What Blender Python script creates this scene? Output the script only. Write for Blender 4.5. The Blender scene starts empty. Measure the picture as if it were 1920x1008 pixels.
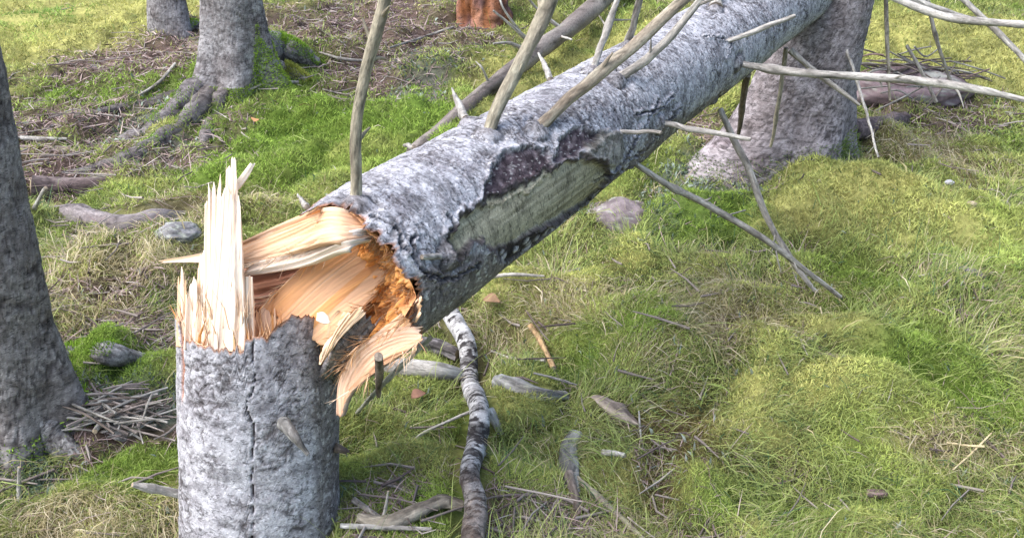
import bpy, math, random
import numpy as np
from mathutils import Vector
SC = bpy.context.scene
COL = SC.collection
rng = np.random.default_rng(7)
random.seed(7)

# ------------------------------------------------------------------ camera
F = 1732.0                      # focal length in photograph pixels (1920 wide)
PITCH = math.radians(23.0)
CAM = np.array([0.0, 0.0, 1.6])
FW = np.array([0, math.cos(PITCH), -math.sin(PITCH)])
UP = np.array([0, math.sin(PITCH), math.cos(PITCH)])
RT = np.array([1.0, 0, 0])
cd = bpy.data.cameras.new('camera'); cam = bpy.data.objects.new('camera', cd); COL.objects.link(cam)
cam.location = CAM; cam.rotation_euler = (math.pi / 2 - PITCH, 0, 0)
cd.sensor_fit = 'HORIZONTAL'; cd.angle = 2 * math.atan(960 / F); cd.clip_start = 0.05; cd.clip_end = 500
SC.camera = cam

# ------------------------------------------------------------------ sky and sun
SUN_EL, SUN_AZ = math.radians(55), math.radians(-108)   # azimuth from +y, negative = to the left
w = bpy.data.worlds.new('World'); SC.world = w; w.use_nodes = True
nt = w.node_tree; sky = nt.nodes.new('ShaderNodeTexSky'); sky.sky_type = 'NISHITA'
sky.sun_disc = False; sky.sun_elevation = SUN_EL; sky.sun_rotation = SUN_AZ
sky.air_density = 1.0; sky.dust_density = 2.5; sky.ozone_density = 1.0
nt.links.new(sky.outputs[0], nt.nodes['Background'].inputs[0]); nt.nodes['Background'].inputs[1].default_value = 0.125
sl = bpy.data.lights.new('sun', 'SUN'); sun = bpy.data.objects.new('sun', sl); COL.objects.link(sun)
sl.energy = 2.1; sl.angle = math.radians(75); sl.color = (1.0, 0.97, 0.94)
sd = Vector((math.sin(SUN_AZ) * math.cos(SUN_EL), math.cos(SUN_AZ) * math.cos(SUN_EL), math.sin(SUN_EL)))
sun.rotation_euler = sd.to_track_quat('Z', 'Y').to_euler(); sun.location = (-6, -3, 9)
vs = SC.view_settings
vs.view_transform = 'Standard'; vs.look = 'None'; vs.exposure = 1.46; vs.gamma = 1.0; vs.use_curve_mapping = False
SC.cycles.use_denoising = True; SC.cycles.denoising_prefilter = 'ACCURATE'; SC.cycles.max_bounces = 5; SC.cycles.diffuse_bounces = 3
SC.cycles.use_adaptive_sampling = True; SC.cycles.adaptive_threshold = 0.02

# ------------------------------------------------------------------ noise
def _hash(ix, iy, iz, seed):
    h = (ix.astype(np.int64) * 374761393 + iy.astype(np.int64) * 668265263 + iz.astype(np.int64) * 1440662683 + seed * 974634541) & 0xffffffff
    h = ((h ^ (h >> 13)) * 1274126177) & 0xffffffff
    h = ((h ^ (h >> 15)) * 2246822519) & 0xffffffff
    return (h ^ (h >> 16)) / 4294967296.0
def vnoise(p, seed=0):
    i = np.floor(p); f = p - i; f = f * f * (3 - 2 * f); i = i.astype(np.int64)
    r = 0
    for dx in (0, 1):
        for dy in (0, 1):
            for dz in (0, 1):
                wgt = (f[:, 0] if dx else 1 - f[:, 0]) * (f[:, 1] if dy else 1 - f[:, 1]) * (f[:, 2] if dz else 1 - f[:, 2])
                r = r + wgt * _hash(i[:, 0] + dx, i[:, 1] + dy, i[:, 2] + dz, seed)
    return r * 2 - 1
def fbm(p, oct=4, seed=0, gain=0.5):
    a, s, t = 1.0, 0, 0
    for k in range(oct):
        s = s + a * vnoise(p * (2.03 ** k) + 17.3 * k, seed + k); t += a; a *= gain
    return s / t
def worley(p, seed=0):
    i = np.floor(p).astype(np.int64); n = len(p)
    f1 = np.full(n, 9.0); f2 = np.full(n, 9.0); idv = np.zeros(n); vec = np.zeros((n, 3))
    for dx in (-1, 0, 1):
        for dy in (-1, 0, 1):
            for dz in (-1, 0, 1):
                c = i + np.array([dx, dy, dz])
                q = np.stack([c[:, k] + _hash(c[:, 0], c[:, 1], c[:, 2], seed + k) for k in range(3)], 1)
                d = p - q; dd = np.sqrt((d * d).sum(1))
                m = dd < f1
                f2 = np.where(m, f1, np.minimum(f2, dd))
                idv = np.where(m, _hash(c[:, 0], c[:, 1], c[:, 2], seed + 9), idv)
                vec = np.where(m[:, None], d, vec); f1 = np.where(m, dd, f1)
    return f1, f2, idv, vec
def sstep(a, b, x):
    t = np.clip((x - a) / (b - a), 0, 1); return t * t * (3 - 2 * t)
def mix(a, b, t):
    a = np.asarray(a, float); b = np.asarray(b, float); return a + (b - a) * np.asarray(t)[..., None]
def P2(x, y):
    return np.stack([x, y, np.zeros_like(x)], 1)

# ------------------------------------------------------------------ pixel helpers
def ray(px, py):
    return FW + RT * ((px - 960) / F) + UP * ((504 - py) / F)
def at(px, py, D):
    return CAM + ray(px, py) * D

# ------------------------------------------------------------------ materials
def vmat(name, rough=0.9, nscale=120.0, namt=0.35, bump=0.3, bscale=220.0, spec=0.2, transl=0.0, stretch=None, flake=None):
    m = bpy.data.materials.new(name); m.use_nodes = True; nt = m.node_tree; N = nt.nodes; L = nt.links
    b = N['Principled BSDF']; b.inputs['Roughness'].default_value = rough; b.inputs['Specular IOR Level'].default_value = spec
    a = N.new('ShaderNodeAttribute'); a.attribute_name = 'col'
    src = a.outputs['Color']
    if namt > 0:
        g = N.new('ShaderNodeAttribute'); g.attribute_name = 'bc'
        mp = N.new('ShaderNodeMapping'); mp.inputs['Scale'].default_value = stretch or (1, 1, 1)
        L.new(g.outputs['Vector'], mp.inputs['Vector'])
        n = N.new('ShaderNodeTexNoise'); n.inputs['Scale'].default_value = nscale; n.inputs['Detail'].default_value = 4; n.inputs['Roughness'].default_value = 0.65
        L.new(mp.outputs[0], n.inputs['Vector'])
        mr = N.new('ShaderNodeMapRange'); mr.inputs['From Min'].default_value = 0.25; mr.inputs['From Max'].default_value = 0.75
        mr.inputs['To Min'].default_value = 1 - namt; mr.inputs['To Max'].default_value = 1 + namt
        L.new(n.outputs['Fac'], mr.inputs['Value'])
        v = N.new('ShaderNodeVectorMath'); v.operation = 'SCALE'; L.new(src, v.inputs[0]); L.new(mr.outputs[0], v.inputs['Scale'])
        src = v.outputs[0]
        if flake:
            for k, (sc, lo, hi, t0, t1, det, dis) in enumerate(flake):
                fn = N.new('ShaderNodeTexNoise'); fn.inputs['Scale'].default_value = sc; fn.inputs['Detail'].default_value = det; fn.inputs['Roughness'].default_value = 0.68; fn.inputs['Distortion'].default_value = dis
                L.new(mp.outputs[0], fn.inputs['Vector'])
                fr = N.new('ShaderNodeMapRange'); fr.interpolation_type = 'SMOOTHSTEP'
                for nm, vv in zip(('From Min', 'From Max', 'To Min', 'To Max'), (lo, hi, t0, t1)): fr.inputs[nm].default_value = vv
                L.new(fn.outputs['Fac'], fr.inputs['Value'])
                v2 = N.new('ShaderNodeVectorMath'); v2.operation = 'SCALE'; L.new(src, v2.inputs[0]); L.new(fr.outputs[0], v2.inputs['Scale']); src = v2.outputs[0]
        if bump > 0:
            n2 = N.new('ShaderNodeTexNoise'); n2.inputs['Scale'].default_value = bscale; n2.inputs['Detail'].default_value = 5
            L.new(mp.outputs[0], n2.inputs['Vector'])
            bp = N.new('ShaderNodeBump'); bp.inputs['Strength'].default_value = bump; bp.inputs['Distance'].default_value = 0.004
            L.new(n2.outputs['Fac'], bp.inputs['Height']); L.new(bp.outputs[0], b.inputs['Normal'])
    L.new(src, b.inputs['Base Color'])
    if transl > 0:
        t = N.new('ShaderNodeBsdfTranslucent'); L.new(src, t.inputs['Color'])
        mx = N.new('ShaderNodeMixShader'); mx.inputs[0].default_value = transl
        L.new(b.outputs[0], mx.inputs[1]); L.new(t.outputs[0], mx.inputs[2]); L.new(mx.outputs[0], N['Material Output'].inputs['Surface'])
    return m
M_BARK = vmat('bark', 0.95, 240, 0.25, 0.30, 190, 0.15, stretch=(1, 1, 2.1), flake=[(17, .40, .52, .66, 1.06, 5, .8), (58, .39, .46, .42, 1.0, 7, 1.2), (120, .54, .66, 1.0, 1.45, 4, .4)])
M_WOOD = vmat('fresh_wood', 0.6, 90, 0.14, 0.35, 160, 0.3, transl=0.0, stretch=(1, 1, 0.06))
M_STICK = vmat('dead_branch', 0.9, 150, 0.4, 0.6, 200, 0.15, stretch=(1, 1, 0.35), flake=[(70, .34, .44, .6, 1.0, 6, .5), (160, .56, .66, 1.0, 1.35, 3, .3)])
M_GRASS = vmat('grass_blade', 0.6, 0, 0, 0, 0, 0.25, transl=0.3)
M_MOSS = vmat('moss', 0.85, 0, 0, 0, 0, 0.1, transl=0.25)
M_GROUND = vmat('forest_floor', 1.0, 45, 0.45, 0.8, 90, 0.05)
M_ROCK = vmat('stone', 0.9, 80, 0.3, 0.4, 150, 0.2)
M_LITTER = vmat('needle_litter', 0.85, 0, 0, 0, 0, 0.15)

# ------------------------------------------------------------------ mesh builder
def mesh_np(name, V, Q=None, T=None, col=None, bc=None, mat=None, smooth=True, parent=None):
    V = np.ascontiguousarray(V, np.float32).reshape(-1, 3)
    Q = np.zeros((0, 4), np.int32) if Q is None else np.asarray(Q, np.int32).reshape(-1, 4)
    T = np.zeros((0, 3), np.int32) if T is None else np.asarray(T, np.int32).reshape(-1, 3)
    me = bpy.data.meshes.new(name)
    me.vertices.add(len(V)); me.vertices.foreach_set('co', V.ravel())
    loops = np.concatenate([Q.ravel(), T.ravel()]).astype(np.int32)
    me.loops.add(len(loops)); me.loops.foreach_set('vertex_index', loops)
    npoly = len(Q) + len(T); me.polygons.add(npoly)
    st = np.concatenate([np.arange(len(Q)) * 4, len(Q) * 4 + np.arange(len(T)) * 3]).astype(np.int32)
    me.polygons.foreach_set('loop_start', st)
    if smooth: me.polygons.foreach_set('use_smooth', np.ones(npoly, bool))
    if col is not None:
        c = np.ones((len(V), 4), np.float32); c[:, :3] = np.clip(np.broadcast_to(col, (len(V), 3)), 0.002, 0.95)
        a = me.color_attributes.new('col', 'FLOAT_COLOR', 'POINT'); a.data.foreach_set('color', c.ravel())
    if bc is not None:
        a = me.attributes.new('bc', 'FLOAT_VECTOR', 'POINT'); a.data.foreach_set('vector', np.ascontiguousarray(bc, np.float32).ravel())
    me.update(calc_edges=True); me.validate()
    if mat: me.materials.append(mat)
    o = bpy.data.objects.new(name, me); COL.objects.link(o)
    if parent is not None: o.parent = parent; o.matrix_parent_inverse = parent.matrix_basis.inverted()
    return o
def thing(name, loc, label, cat, group=None):
    o = bpy.data.objects.new(name, None); COL.objects.link(o); o.location = loc; o.empty_display_size = 0.05
    return tag(o, label, cat, group)
def tag(o, label=None, cat=None, group=None, kind=None):
    if label: o['label'] = label
    if cat: o['category'] = cat
    if group: o['group'] = group
    if kind: o['kind'] = kind
    return o
def grid_quads(nl, na, wrap=True, off=0):
    i = np.arange(nl - 1)[:, None]; j = np.arange(na if wrap else na - 1)[None, :]; j2 = (j + 1) % na
    return np.stack([i * na + j, i * na + j2, (i + 1) * na + j2, (i + 1) * na + j], -1).reshape(-1, 4) + off

# ------------------------------------------------------------------ sweeps
def catmull(P, n, ts=None):
    P = np.asarray(P, float); m = len(P)
    if m == 1: return np.repeat(P, n, 0)
    E = np.vstack([2 * P[0] - P[1], P, 2 * P[-1] - P[-2]])
    t = (np.linspace(0, 1, n) if ts is None else ts) * (m - 1); k = np.clip(np.floor(t).astype(int), 0, m - 2); u = (t - k)[:, None]
    a, b, c, d = E[k], E[k + 1], E[k + 2], E[k + 3]
    return 0.5 * (2 * b + (c - a) * u + (2 * a - 5 * b + 4 * c - d) * u ** 2 + (3 * b - a - 3 * c + d) * u ** 3)
def sweep(P, rad, na, nl, ts=None):
    C = catmull(P, nl, ts); tt = (np.linspace(0, 1, nl) if ts is None else ts)
    R = np.interp(tt * (len(P) - 1), np.arange(len(P)), rad) if len(rad) == len(P) else np.interp(tt, np.linspace(0, 1, len(rad)), rad)
    T = np.gradient(C, axis=0); T /= np.linalg.norm(T, axis=1)[:, None] + 1e-12
    N1 = np.zeros_like(C)
    a = np.array([0, 0, 1.0]) if abs(T[0, 2]) < 0.9 else np.array([0, -1.0, 0])
    v = a - T[0] * (a @ T[0]); N1[0] = v / np.linalg.norm(v)
    for i in range(1, nl):
        v = N1[i - 1] - T[i] * (N1[i - 1] @ T[i]); N1[i] = v / np.linalg.norm(v)
    N2 = np.cross(T, N1)
    S = np.concatenate([[0], np.cumsum(np.linalg.norm(np.diff(C, axis=0), axis=1))])
    th = np.arange(na) * 2 * np.pi / na
    RAD = np.cos(th)[None, :, None] * N1[:, None] + np.sin(th)[None, :, None] * N2[:, None]
    r0 = R.mean()
    bc = np.stack([np.broadcast_to(r0 * np.cos(th), (nl, na)), np.broadcast_to(r0 * np.sin(th), (nl, na)), np.broadcast_to(S[:, None], (nl, na))], -1)
    return dict(C=C, R=R, T=T, N1=N1, N2=N2, S=S, th=th, RAD=RAD, bc=bc)
def tube_obj(name, sw, disp, col, mat, parent, cap0=True, cap1=True, capcol=None):
    nl, na = sw['RAD'].shape[:2]
    V = sw['C'][:, None] + sw['RAD'] * (sw['R'][:, None] + disp)[..., None]
    V = V.reshape(-1, 3); bc = sw['bc'].reshape(-1, 3); col = np.broadcast_to(col, (nl, na, 3)).reshape(-1, 3)
    Q = grid_quads(nl, na); T = []
    for end, on in ((0, cap0), (nl - 1, cap1)):
        if not on: continue
        ring = np.arange(na) + end * na; c = len(V)
        ctr = sw['C'][end] + sw['T'][end] * (sw['R'][end] * (0.25 if end else -0.25))
        cc = col[ring].mean(0) if capcol is None else np.asarray(capcol)
        # separate cap ring so that the cut face keeps its own colour
        V = np.vstack([V, V[ring], ctr[None]]); bc = np.vstack([bc, bc[ring], [[0, 0, sw['S'][end]]]])
        col = np.vstack([col, np.repeat(cc[None], na + 1, 0) * rng.uniform(.75, 1.1, (na + 1, 1))])
        r2 = c + np.arange(na); nx = c + (np.arange(na) + 1) % na; ce = np.full(na, c + na)
        T.append(np.stack([r2, nx, ce] if end else [nx, r2, ce], 1))
    return mesh_np(name, V, Q, np.vstack(T) if T else None, col, bc, mat, True, parent)

GREY_BR = ((0.38, 0.36, 0.32), (0.20, 0.18, 0.16))
TAN_BR = ((0.35, 0.315, 0.235), (0.19, 0.165, 0.125))
DARK_BR = ((0.20, 0.165, 0.14), (0.09, 0.07, 0.06))
PALE_BR = ((0.47, 0.45, 0.41), (0.25, 0.23, 0.21))
_bseed = [100]
def branch(name, P, rad, parent=None, cols=GREY_BR, na=10, nl=None, rough=0.10, wob=0.0, capcol=None, lichen=0.2):
    P = np.asarray(P, float); _bseed[0] += 7; sd_ = _bseed[0]
    L = np.linalg.norm(np.diff(P, axis=0), axis=1).sum()
    nl = nl or int(np.clip(L / 0.018, 8, 90))
    if wob > 0:
        Pn = catmull(P, max(6, int(L / 0.07) + 4))
        k = np.arange(len(Pn)) * 1.0
        W = np.stack([vnoise(np.stack([k * .9, k * 0 + 3.3 * q, k * 0], 1), sd_ + q) for q in range(3)], 1)
        W[0] = 0; rad = np.interp(np.linspace(0, 1, len(Pn)), np.linspace(0, 1, len(rad)), rad); P = Pn + W * wob
    sw = sweep(P, rad, na, nl); b = sw['bc'].reshape(-1, 3); r0 = sw['R'].mean()
    n = fbm(b * np.array([.6, .6, .18]) / r0, 3, sd_).reshape(nl, na); kn = sstep(.45, .8, vnoise(np.stack([b[:, 2] / (r0 * 9), b[:, 0] * 0 + sd_, b[:, 0] * 0], 1), sd_)).reshape(nl, na)
    disp = sw['R'][:, None] * (rough * n * 2.0 + 0.25 * kn)
    m = sstep(-.5, .5, fbm(b * np.array([1.3, 1.3, .12]) / r0, 3, sd_ + 3)).reshape(nl, na)
    c = mix(cols[1], cols[0], m); li = sstep(.25, .55, fbm(b / r0 * .7, 3, sd_ + 5)).reshape(nl, na)
    c = mix(c, (0.34, 0.36, 0.27), li * lichen)
    ck = sstep(.10, .0, np.abs(fbm(b * np.array([1.5, 1.5, .16]) / r0, 3, sd_ + 9))).reshape(nl, na) * sstep(-.2, .2, fbm(b * np.array([.5, .5, .2]) / r0, 2, sd_ + 11)).reshape(nl, na)
    c = c * (1 - .6 * ck)[..., None]; disp = disp - sw['R'][:, None] * .10 * ck
    bl = sstep(.2, .5, fbm(b * np.array([.8, .8, .5]) / r0, 3, sd_ + 12)).reshape(nl, na); c = c * (1 - .45 * bl)[..., None]
    return tube_obj(name, sw, disp, c, M_STICK, parent, capcol=capcol)

# ------------------------------------------------------------------ ground
BUMPS = []     # x, y, rx, ry, height
def H(x, y):
    x = np.asarray(x, float); y = np.asarray(y, float)
    z = 0.11 * y + 0.006 * np.maximum(0, y - 6) ** 2 / (1 + 0.05 * np.maximum(0, y - 6))
    for bx, by, rx, ry, h in BUMPS:
        z = z + h * np.exp(-((x - bx) / rx) ** 2 - ((y - by) / ry) ** 2)
    sh = np.shape(z); p = P2(np.ravel(x + 0 * z), np.ravel(y + 0 * z))
    z = z + (0.11 * fbm(p * 0.7 + 5, 2, 41) + 0.055 * fbm(p * 2.1, 3, 42) + 0.125 * np.abs(fbm(p * 4.2, 2, 43)) ** .75 - .03).reshape(sh)
    return z
def gnd(px, py):
    r = ray(px, py); lo, hi = 1.0, 14.0
    for n in (200, 30, 30):
        t = np.linspace(lo, hi, n); p = CAM + t[:, None] * r; d = p[:, 2] - H(p[:, 0], p[:, 1])
        k = int(np.argmax(d < 0)) if (d < 0).any() else n - 1
        lo, hi = t[max(k - 1, 0)], t[k]
    return CAM + r * hi
def gd(px, py):
    p = gnd(px, py); return float((p - CAM) @ FW)
def bump_px(px, py, wpx, hpx, h):
    p = gnd(px, py); D = float((p - CAM) @ FW)
    q0, q1 = gnd(px, py + hpx), gnd(px, py - hpx)
    return (p[0], p[1], wpx * D / F, abs(q1[1] - q0[1]) / 2, h)
_b = [bump_px(1330, 640, 230, 80, .10), bump_px(1600, 380, 200, 60, .10), bump_px(190, 650, 75, 30, .07),
      bump_px(210, 480, 140, 50, .07), bump_px(620, 240, 260, 70, .06), bump_px(120, 350, 110, 16, -.10),
      bump_px(230, 590, 120, 16, -.07), bump_px(400, 150, 120, 40, .10), bump_px(1560, 720, 160, 60, .07),
      bump_px(1800, 560, 150, 60, .07), bump_px(1080, 620, 140, 50, -.05), bump_px(1000, 860, 150, 60, -.04),
      bump_px(560, 110, 90, 26, .08), bump_px(1750, 80, 180, 40, .12), bump_px(820, 140, 120, 22, .10)]
BUMPS.extend(_b)

# zones of growth: centre and radii given where the photograph shows them, stored in world metres
KINDS = ['grass', 'straw', 'moss', 'ymoss', 'litter', 'lichen', 'red']
ZN = []
def zone(kind, px, py, rx, ry, s):
    p = gnd(px, py); D = float((p - CAM) @ FW)
    q0, q1 = gnd(px, min(py + ry, 1100)), gnd(px, py - ry)
    ZN.append((KINDS.index(kind), p[0], p[1], rx * D / F, max(abs(q1[1] - q0[1]) / 2, .05), s))
for a in [('moss', 640, 230, 230, 85, 4), ('moss', 850, 300, 120, 60, 3), ('ymoss', 700, 290, 110, 50, 2), ('moss', 480, 300, 120, 40, 2),
          ('ymoss', 120, 30, 220, 55, 5), ('ymoss', 300, 5, 120, 20, 4), ('moss', 240, 165, 170, 38, 4), ('moss', 560, 120, 60, 45, 4),
          ('litter', 110, 230, 130, 90, 4), ('litter', 300, 70, 90, 50, 5), ('litter', 680, 60, 210, 75, 6), ('litter', 420, 235, 70, 45, 3.5),
          ('litter', 350, 95, 60, 40, 3), ('litter', 760, 120, 120, 40, 3),
          ('litter', 120, 330, 150, 45, 6), ('litter', 200, 215, 150, 50, 3), ('litter', 370, 300, 120, 32, 3.5), ('litter', 250, 130, 120, 30, 2.5), ('lichen', 340, 250, 60, 25, 2.5), ('litter', 260, 400, 150, 25, 2.0), ('litter', 120, 120, 90, 40, 2.5), ('litter', 330, 275, 70, 25, 4), ('lichen', 260, 235, 70, 40, 3), ('lichen', 800, 110, 60, 50, 3),
          ('straw', 230, 480, 180, 70, 4), ('straw', 420, 380, 130, 50, 2.0), ('litter', 200, 560, 140, 26, 4), ('litter', 260, 625, 110, 22, 4),
          ('moss', 195, 645, 80, 32, 8), ('moss', 300, 560, 80, 30, 2), ('lichen', 240, 715, 130, 50, 6), ('litter', 220, 790, 110, 40, 4),
          ('moss', 130, 700, 50, 50, 4), ('lichen', 60, 880, 110, 40, 3), ('moss', 250, 880, 80, 35, 4), ('straw', 190, 970, 190, 60, 5),
          ('litter', 720, 950, 90, 60, 4), ('moss', 700, 920, 70, 40, 3), ('moss', 800, 935, 70, 45, 5), ('litter', 960, 980, 120, 50, 3),
          ('straw', 1040, 590, 110, 50, 3), ('moss', 1130, 650, 80, 50, 2.0), ('straw', 1320, 570, 190, 60, 1.2), ('straw', 1230, 640, 70, 60, 1.0), ('ymoss', 1420, 590, 150, 50, 1.0), ('straw', 1700, 265, 140, 30, 4),
          ('ymoss', 1560, 365, 130, 55, 5), ('ymoss', 1780, 85, 170, 65, 6), ('ymoss', 1200, 110, 140, 60, 5), ('ymoss', 1000, 170, 100, 70, 3), ('litter', 1740, 185, 130, 35, 5),
          ('lichen', 1330, 340, 80, 40, 4), ('lichen', 1530, 285, 80, 30, 3), ('moss', 1340, 400, 100, 40, 4), ('lichen', 1290, 380, 80, 40, 2), ('litter', 1270, 240, 90, 40, 2),
          ('moss', 1620, 520, 80, 50, 2.5), ('moss', 1700, 650, 120, 60, 2.0), ('ymoss', 1480, 700, 90, 40, 2.5), ('red', 1300, 820, 110, 45, 2.2), ('red', 1230, 930, 70, 40, 1.5), ('litter', 1220, 860, 50, 70, .6),
          ('straw', 1500, 560, 160, 60, 1.2), ('straw', 1780, 800, 150, 40, 1.5), ('moss', 1860, 760, 90, 60, 2.0), ('moss', 1400, 940, 130, 50, 1.3), ('straw', 900, 700, 60, 60, 1.0), ('ymoss', 1810, 430, 120, 50, 1.5)]:
    zone(*a)
ZB = np.array([0.95, 0.26, 0.34, 0.15, 0.10, 0.03, 0.02])
def zones(x, y):
    p = P2(x, y); wx = 0.10 * fbm(p * 4, 3, 61); wy = 0.12 * fbm(p * 4, 3, 62)
    W = np.repeat(ZB[None], len(x), 0).copy()
    W[:, 1] *= 1 + 1.6 * np.clip(fbm(p * 2.2, 3, 63), -.6, 1); W[:, 2] *= 1 + 2.5 * np.clip(fbm(p * 3, 3, 64), -.4, 1)
    hv = np.abs(fbm(p * 4.2, 2, 43)); top_ = sstep(.16, .42, hv); pit = sstep(.09, .0, hv)
    W[:, 3] += .9 * top_; W[:, 2] += .5 * top_; W[:, 4] += .55 * pit; W[:, 1] += .25 * pit
    for k, cx, cy, rx, ry, s in ZN:
        d = ((x + wx - cx) / rx) ** 2 + ((y + wy - cy) / ry) ** 2
        W[:, k] += s * np.exp(-d ** 1.6)
    W *= np.exp(0.9 * np.stack([fbm(p * 7 + 11 * k, 2, 70 + k) for k in range(7)], 1))
    far = sstep(7.0, 10.0, y); W[:, 4] += 2 * far; W[:, 3] += 2 * far
    W = W ** 1.8
    return W / W.sum(1)[:, None]
GCOL = np.array([(0.055, 0.06, 0.022), (0.14, 0.115, 0.06), (0.08, 0.13, 0.02), (0.30, 0.29, 0.10), (0.10, 0.07, 0.06), (0.12, 0.14, 0.11), (0.11, 0.07, 0.035)])

_gx = np.arange(-7.2, 7.2, .03); _gy = np.arange(.9, 10.2, .03); _XX, _YY = np.meshgrid(_gx, _gy)
_HG = H(_XX.ravel(), _YY.ravel()).reshape(_XX.shape); _ZG = zones(_XX.ravel(), _YY.ravel()).reshape(_XX.shape + (7,))
def _bil(G, x, y):
    u = np.clip((x - _gx[0]) / .03, 0, len(_gx) - 1.001); v = np.clip((y - _gy[0]) / .03, 0, len(_gy) - 1.001); i = u.astype(int); j = v.astype(int); a = u - i; b = v - j
    if G.ndim == 3: a = a[:, None]; b = b[:, None]
    return (G[j, i] * (1 - a) + G[j, i + 1] * a) * (1 - b) + (G[j + 1, i] * (1 - a) + G[j + 1, i + 1] * a) * b
def Hq(x, y): return _bil(_HG, x, y)
def zonesq(x, y): return _bil(_ZG, x, y)
def stretch_axis(lo, mid0, mid1, hi, n_mid, n_out):
    a = np.linspace(mid0, mid1, n_mid); k = np.linspace(0, 1, n_out + 1)[1:]
    return np.concatenate([(mid0 - (mid0 - lo) * k ** 2.2)[::-1], a, mid1 + (hi - mid1) * k ** 2.2])
gx = stretch_axis(-45, -2.6, 3.0, 45, 280, 35); gy = stretch_axis(-12, 1.2, 7.0, 60, 250, 40)
X, Y = np.meshgrid(gx, gy); x, y = X.ravel(), Y.ravel(); p = P2(x, y)
W = zones(x, y)
z = H(x, y) + 0.012 * fbm(p * 14, 3, 44) + 0.018 * (W[:, 2] + W[:, 3]) * (0.5 + fbm(p * 18, 2, 45)) + 0.006 * W[:, 4] * fbm(p * 40, 3, 46)
gc = W @ GCOL * (1 + 0.35 * fbm(p * 20, 3, 47))[:, None]
ground = mesh_np('ground', np.stack([x, y, z], 1), grid_quads(len(gy), len(gx), False), None, gc, np.stack([x, y, z], 1), M_GROUND)
tag(ground, kind='structure')

# ------------------------------------------------------------------ bark
def bark(bc, seed, cc=0.030, ca=0.022, pale=(0.50, 0.50, 0.53), mid=(0.27, 0.25, 0.265), dark=(0.055, 0.045, 0.045), lich=0.1, streak=0.0, amp=1.0):
    q = bc + 0.010 * np.stack([fbm(bc * 30 + 9 * k, 3, seed + 20 + k) for k in range(3)], 1)
    s = np.array([1 / cc, 1 / cc, 1 / ca])
    f1, f2, idv, vec = worley(q * s, seed)
    e = f2 - f1; crev = sstep(0.02, 0.17, e)
    keep = sstep(-.12, .30, fbm(bc * 14, 3, seed + 31))          # cracks come and go
    crev = 1 - (1 - crev) * (0.10 + 0.90 * keep)
    g1, g2, id2, _ = worley(q * s * 2.6, seed + 50); e2 = sstep(0.0, 0.2, g2 - g1)
    big = fbm(bc * 7, 3, seed + 1); fine = fbm(bc * 90, 3, seed + 2)
    disp = amp * (0.0026 * (crev - 1) + 0.0014 * (idv - .5) + 0.0030 * vec[:, 2] * (idv - .2) + 0.0012 * (e2 - 1) + 0.009 * big + 0.0013 * fine)
    ln = sstep(.085, .0, np.abs(fbm(q * np.array([1.1, 1.1, 1.1 * cc / ca]) / cc, 3, seed + 6))) * sstep(-.25, .15, fbm(bc * 21, 2, seed + 7)); disp = disp - amp * .0028 * ln
    n1 = fbm(bc * 16, 4, seed + 3); n2 = fbm(bc * 70, 3, seed + 4); n3 = fbm(bc * np.array([110, 110, 300]) if streak else bc * 190, 2, seed + 5)
    wv = sstep(-.38, .42, 0.55 * n1 + 0.55 * n2 + (idv - .5) * .25 + lich)
    c = mix(mid, pale, wv)
    c = mix(c, np.array(mid) * 0.55, sstep(.12, .45, n3) * (0.45 + streak * .4))
    c = mix(c, np.array(pale) * 1.12, sstep(.25, .5, -n3) * wv * .6)
    c = mix(np.array(dark), c, 0.18 + 0.82 * crev * (0.7 + 0.3 * e2))
    c = mix(c, np.array(dark) * 1.3, ln * .8) * .85
    return disp, c, crev

# ------------------------------------------------------------------ fallen trunk
AX1, AX2 = at(697, 500, 1.86), at(1402, 44, 3.22)
AXL = np.linalg.norm(AX2 - AX1); AXD = (AX2 - AX1) / AXL
E1 = np.array([0, 0, 1.0]) - AXD * AXD[2]; E1 /= np.linalg.norm(E1); E2 = np.cross(AXD, E1)
TR0, TR1 = 0.170, 0.140
def trad(s): return np.maximum(TR0 + (TR1 - TR0) * s / AXL, 0.03)
def on_trunk(px, py):
    r = ray(px, py); t = np.arange(1.2, 5.0, 0.002); p = CAM + t[:, None] * r; v = p - AX1; s = v @ AXD
    d = np.linalg.norm(v - s[:, None] * AXD, axis=1) - trad(s)
    k = int(np.argmax(d < 0)) if (d < 0).any() else int(np.argmin(d))
    return math.atan2(v[k] @ E2, v[k] @ E1), s[k], t[k]
def trunk_pt(th, s, dr=0.0):
    return AX1 + AXD * s + (E1 * math.cos(th) + E2 * math.sin(th)) * (trad(s) + dr)
edge_px = [(560, 402), (600, 382), (640, 386), (668, 405), (690, 435), (730, 462), (752, 495), (772, 530), (784, 562), (762, 600), (800, 625), (745, 665)]
ed = sorted([(on_trunk(*q)[0], on_trunk(*q)[1]) for q in edge_px])
ed = sorted(ed + [(-.45, .0), (-1.0, .05), (-2.2, -.02), (2.95, -.05)]); eth = np.array([e_[0] for e_ in ed]); es = np.array([e_[1] for e_ in ed])
def s_edge(th):
    a = np.concatenate([eth - 2 * np.pi, eth, eth + 2 * np.pi]); b = np.concatenate([es, es, es])
    th = (th + np.pi) % (2 * np.pi) - np.pi
    return np.interp(th, a, b)
print('edge', [(round(a, 2), round(b, 2)) for a, b in ed])
def pip(poly, x, y):
    inside = np.zeros(len(x), bool); n = len(poly); j = n - 1
    for i in range(n):
        xi, yi = poly[i]; xj, yj = poly[j]
        c = ((yi > y) != (yj > y)) & (x < (xj - xi) * (y - yi) / (yj - yi + 1e-12) + xi)
        inside ^= c; j = i
    return inside
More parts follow.
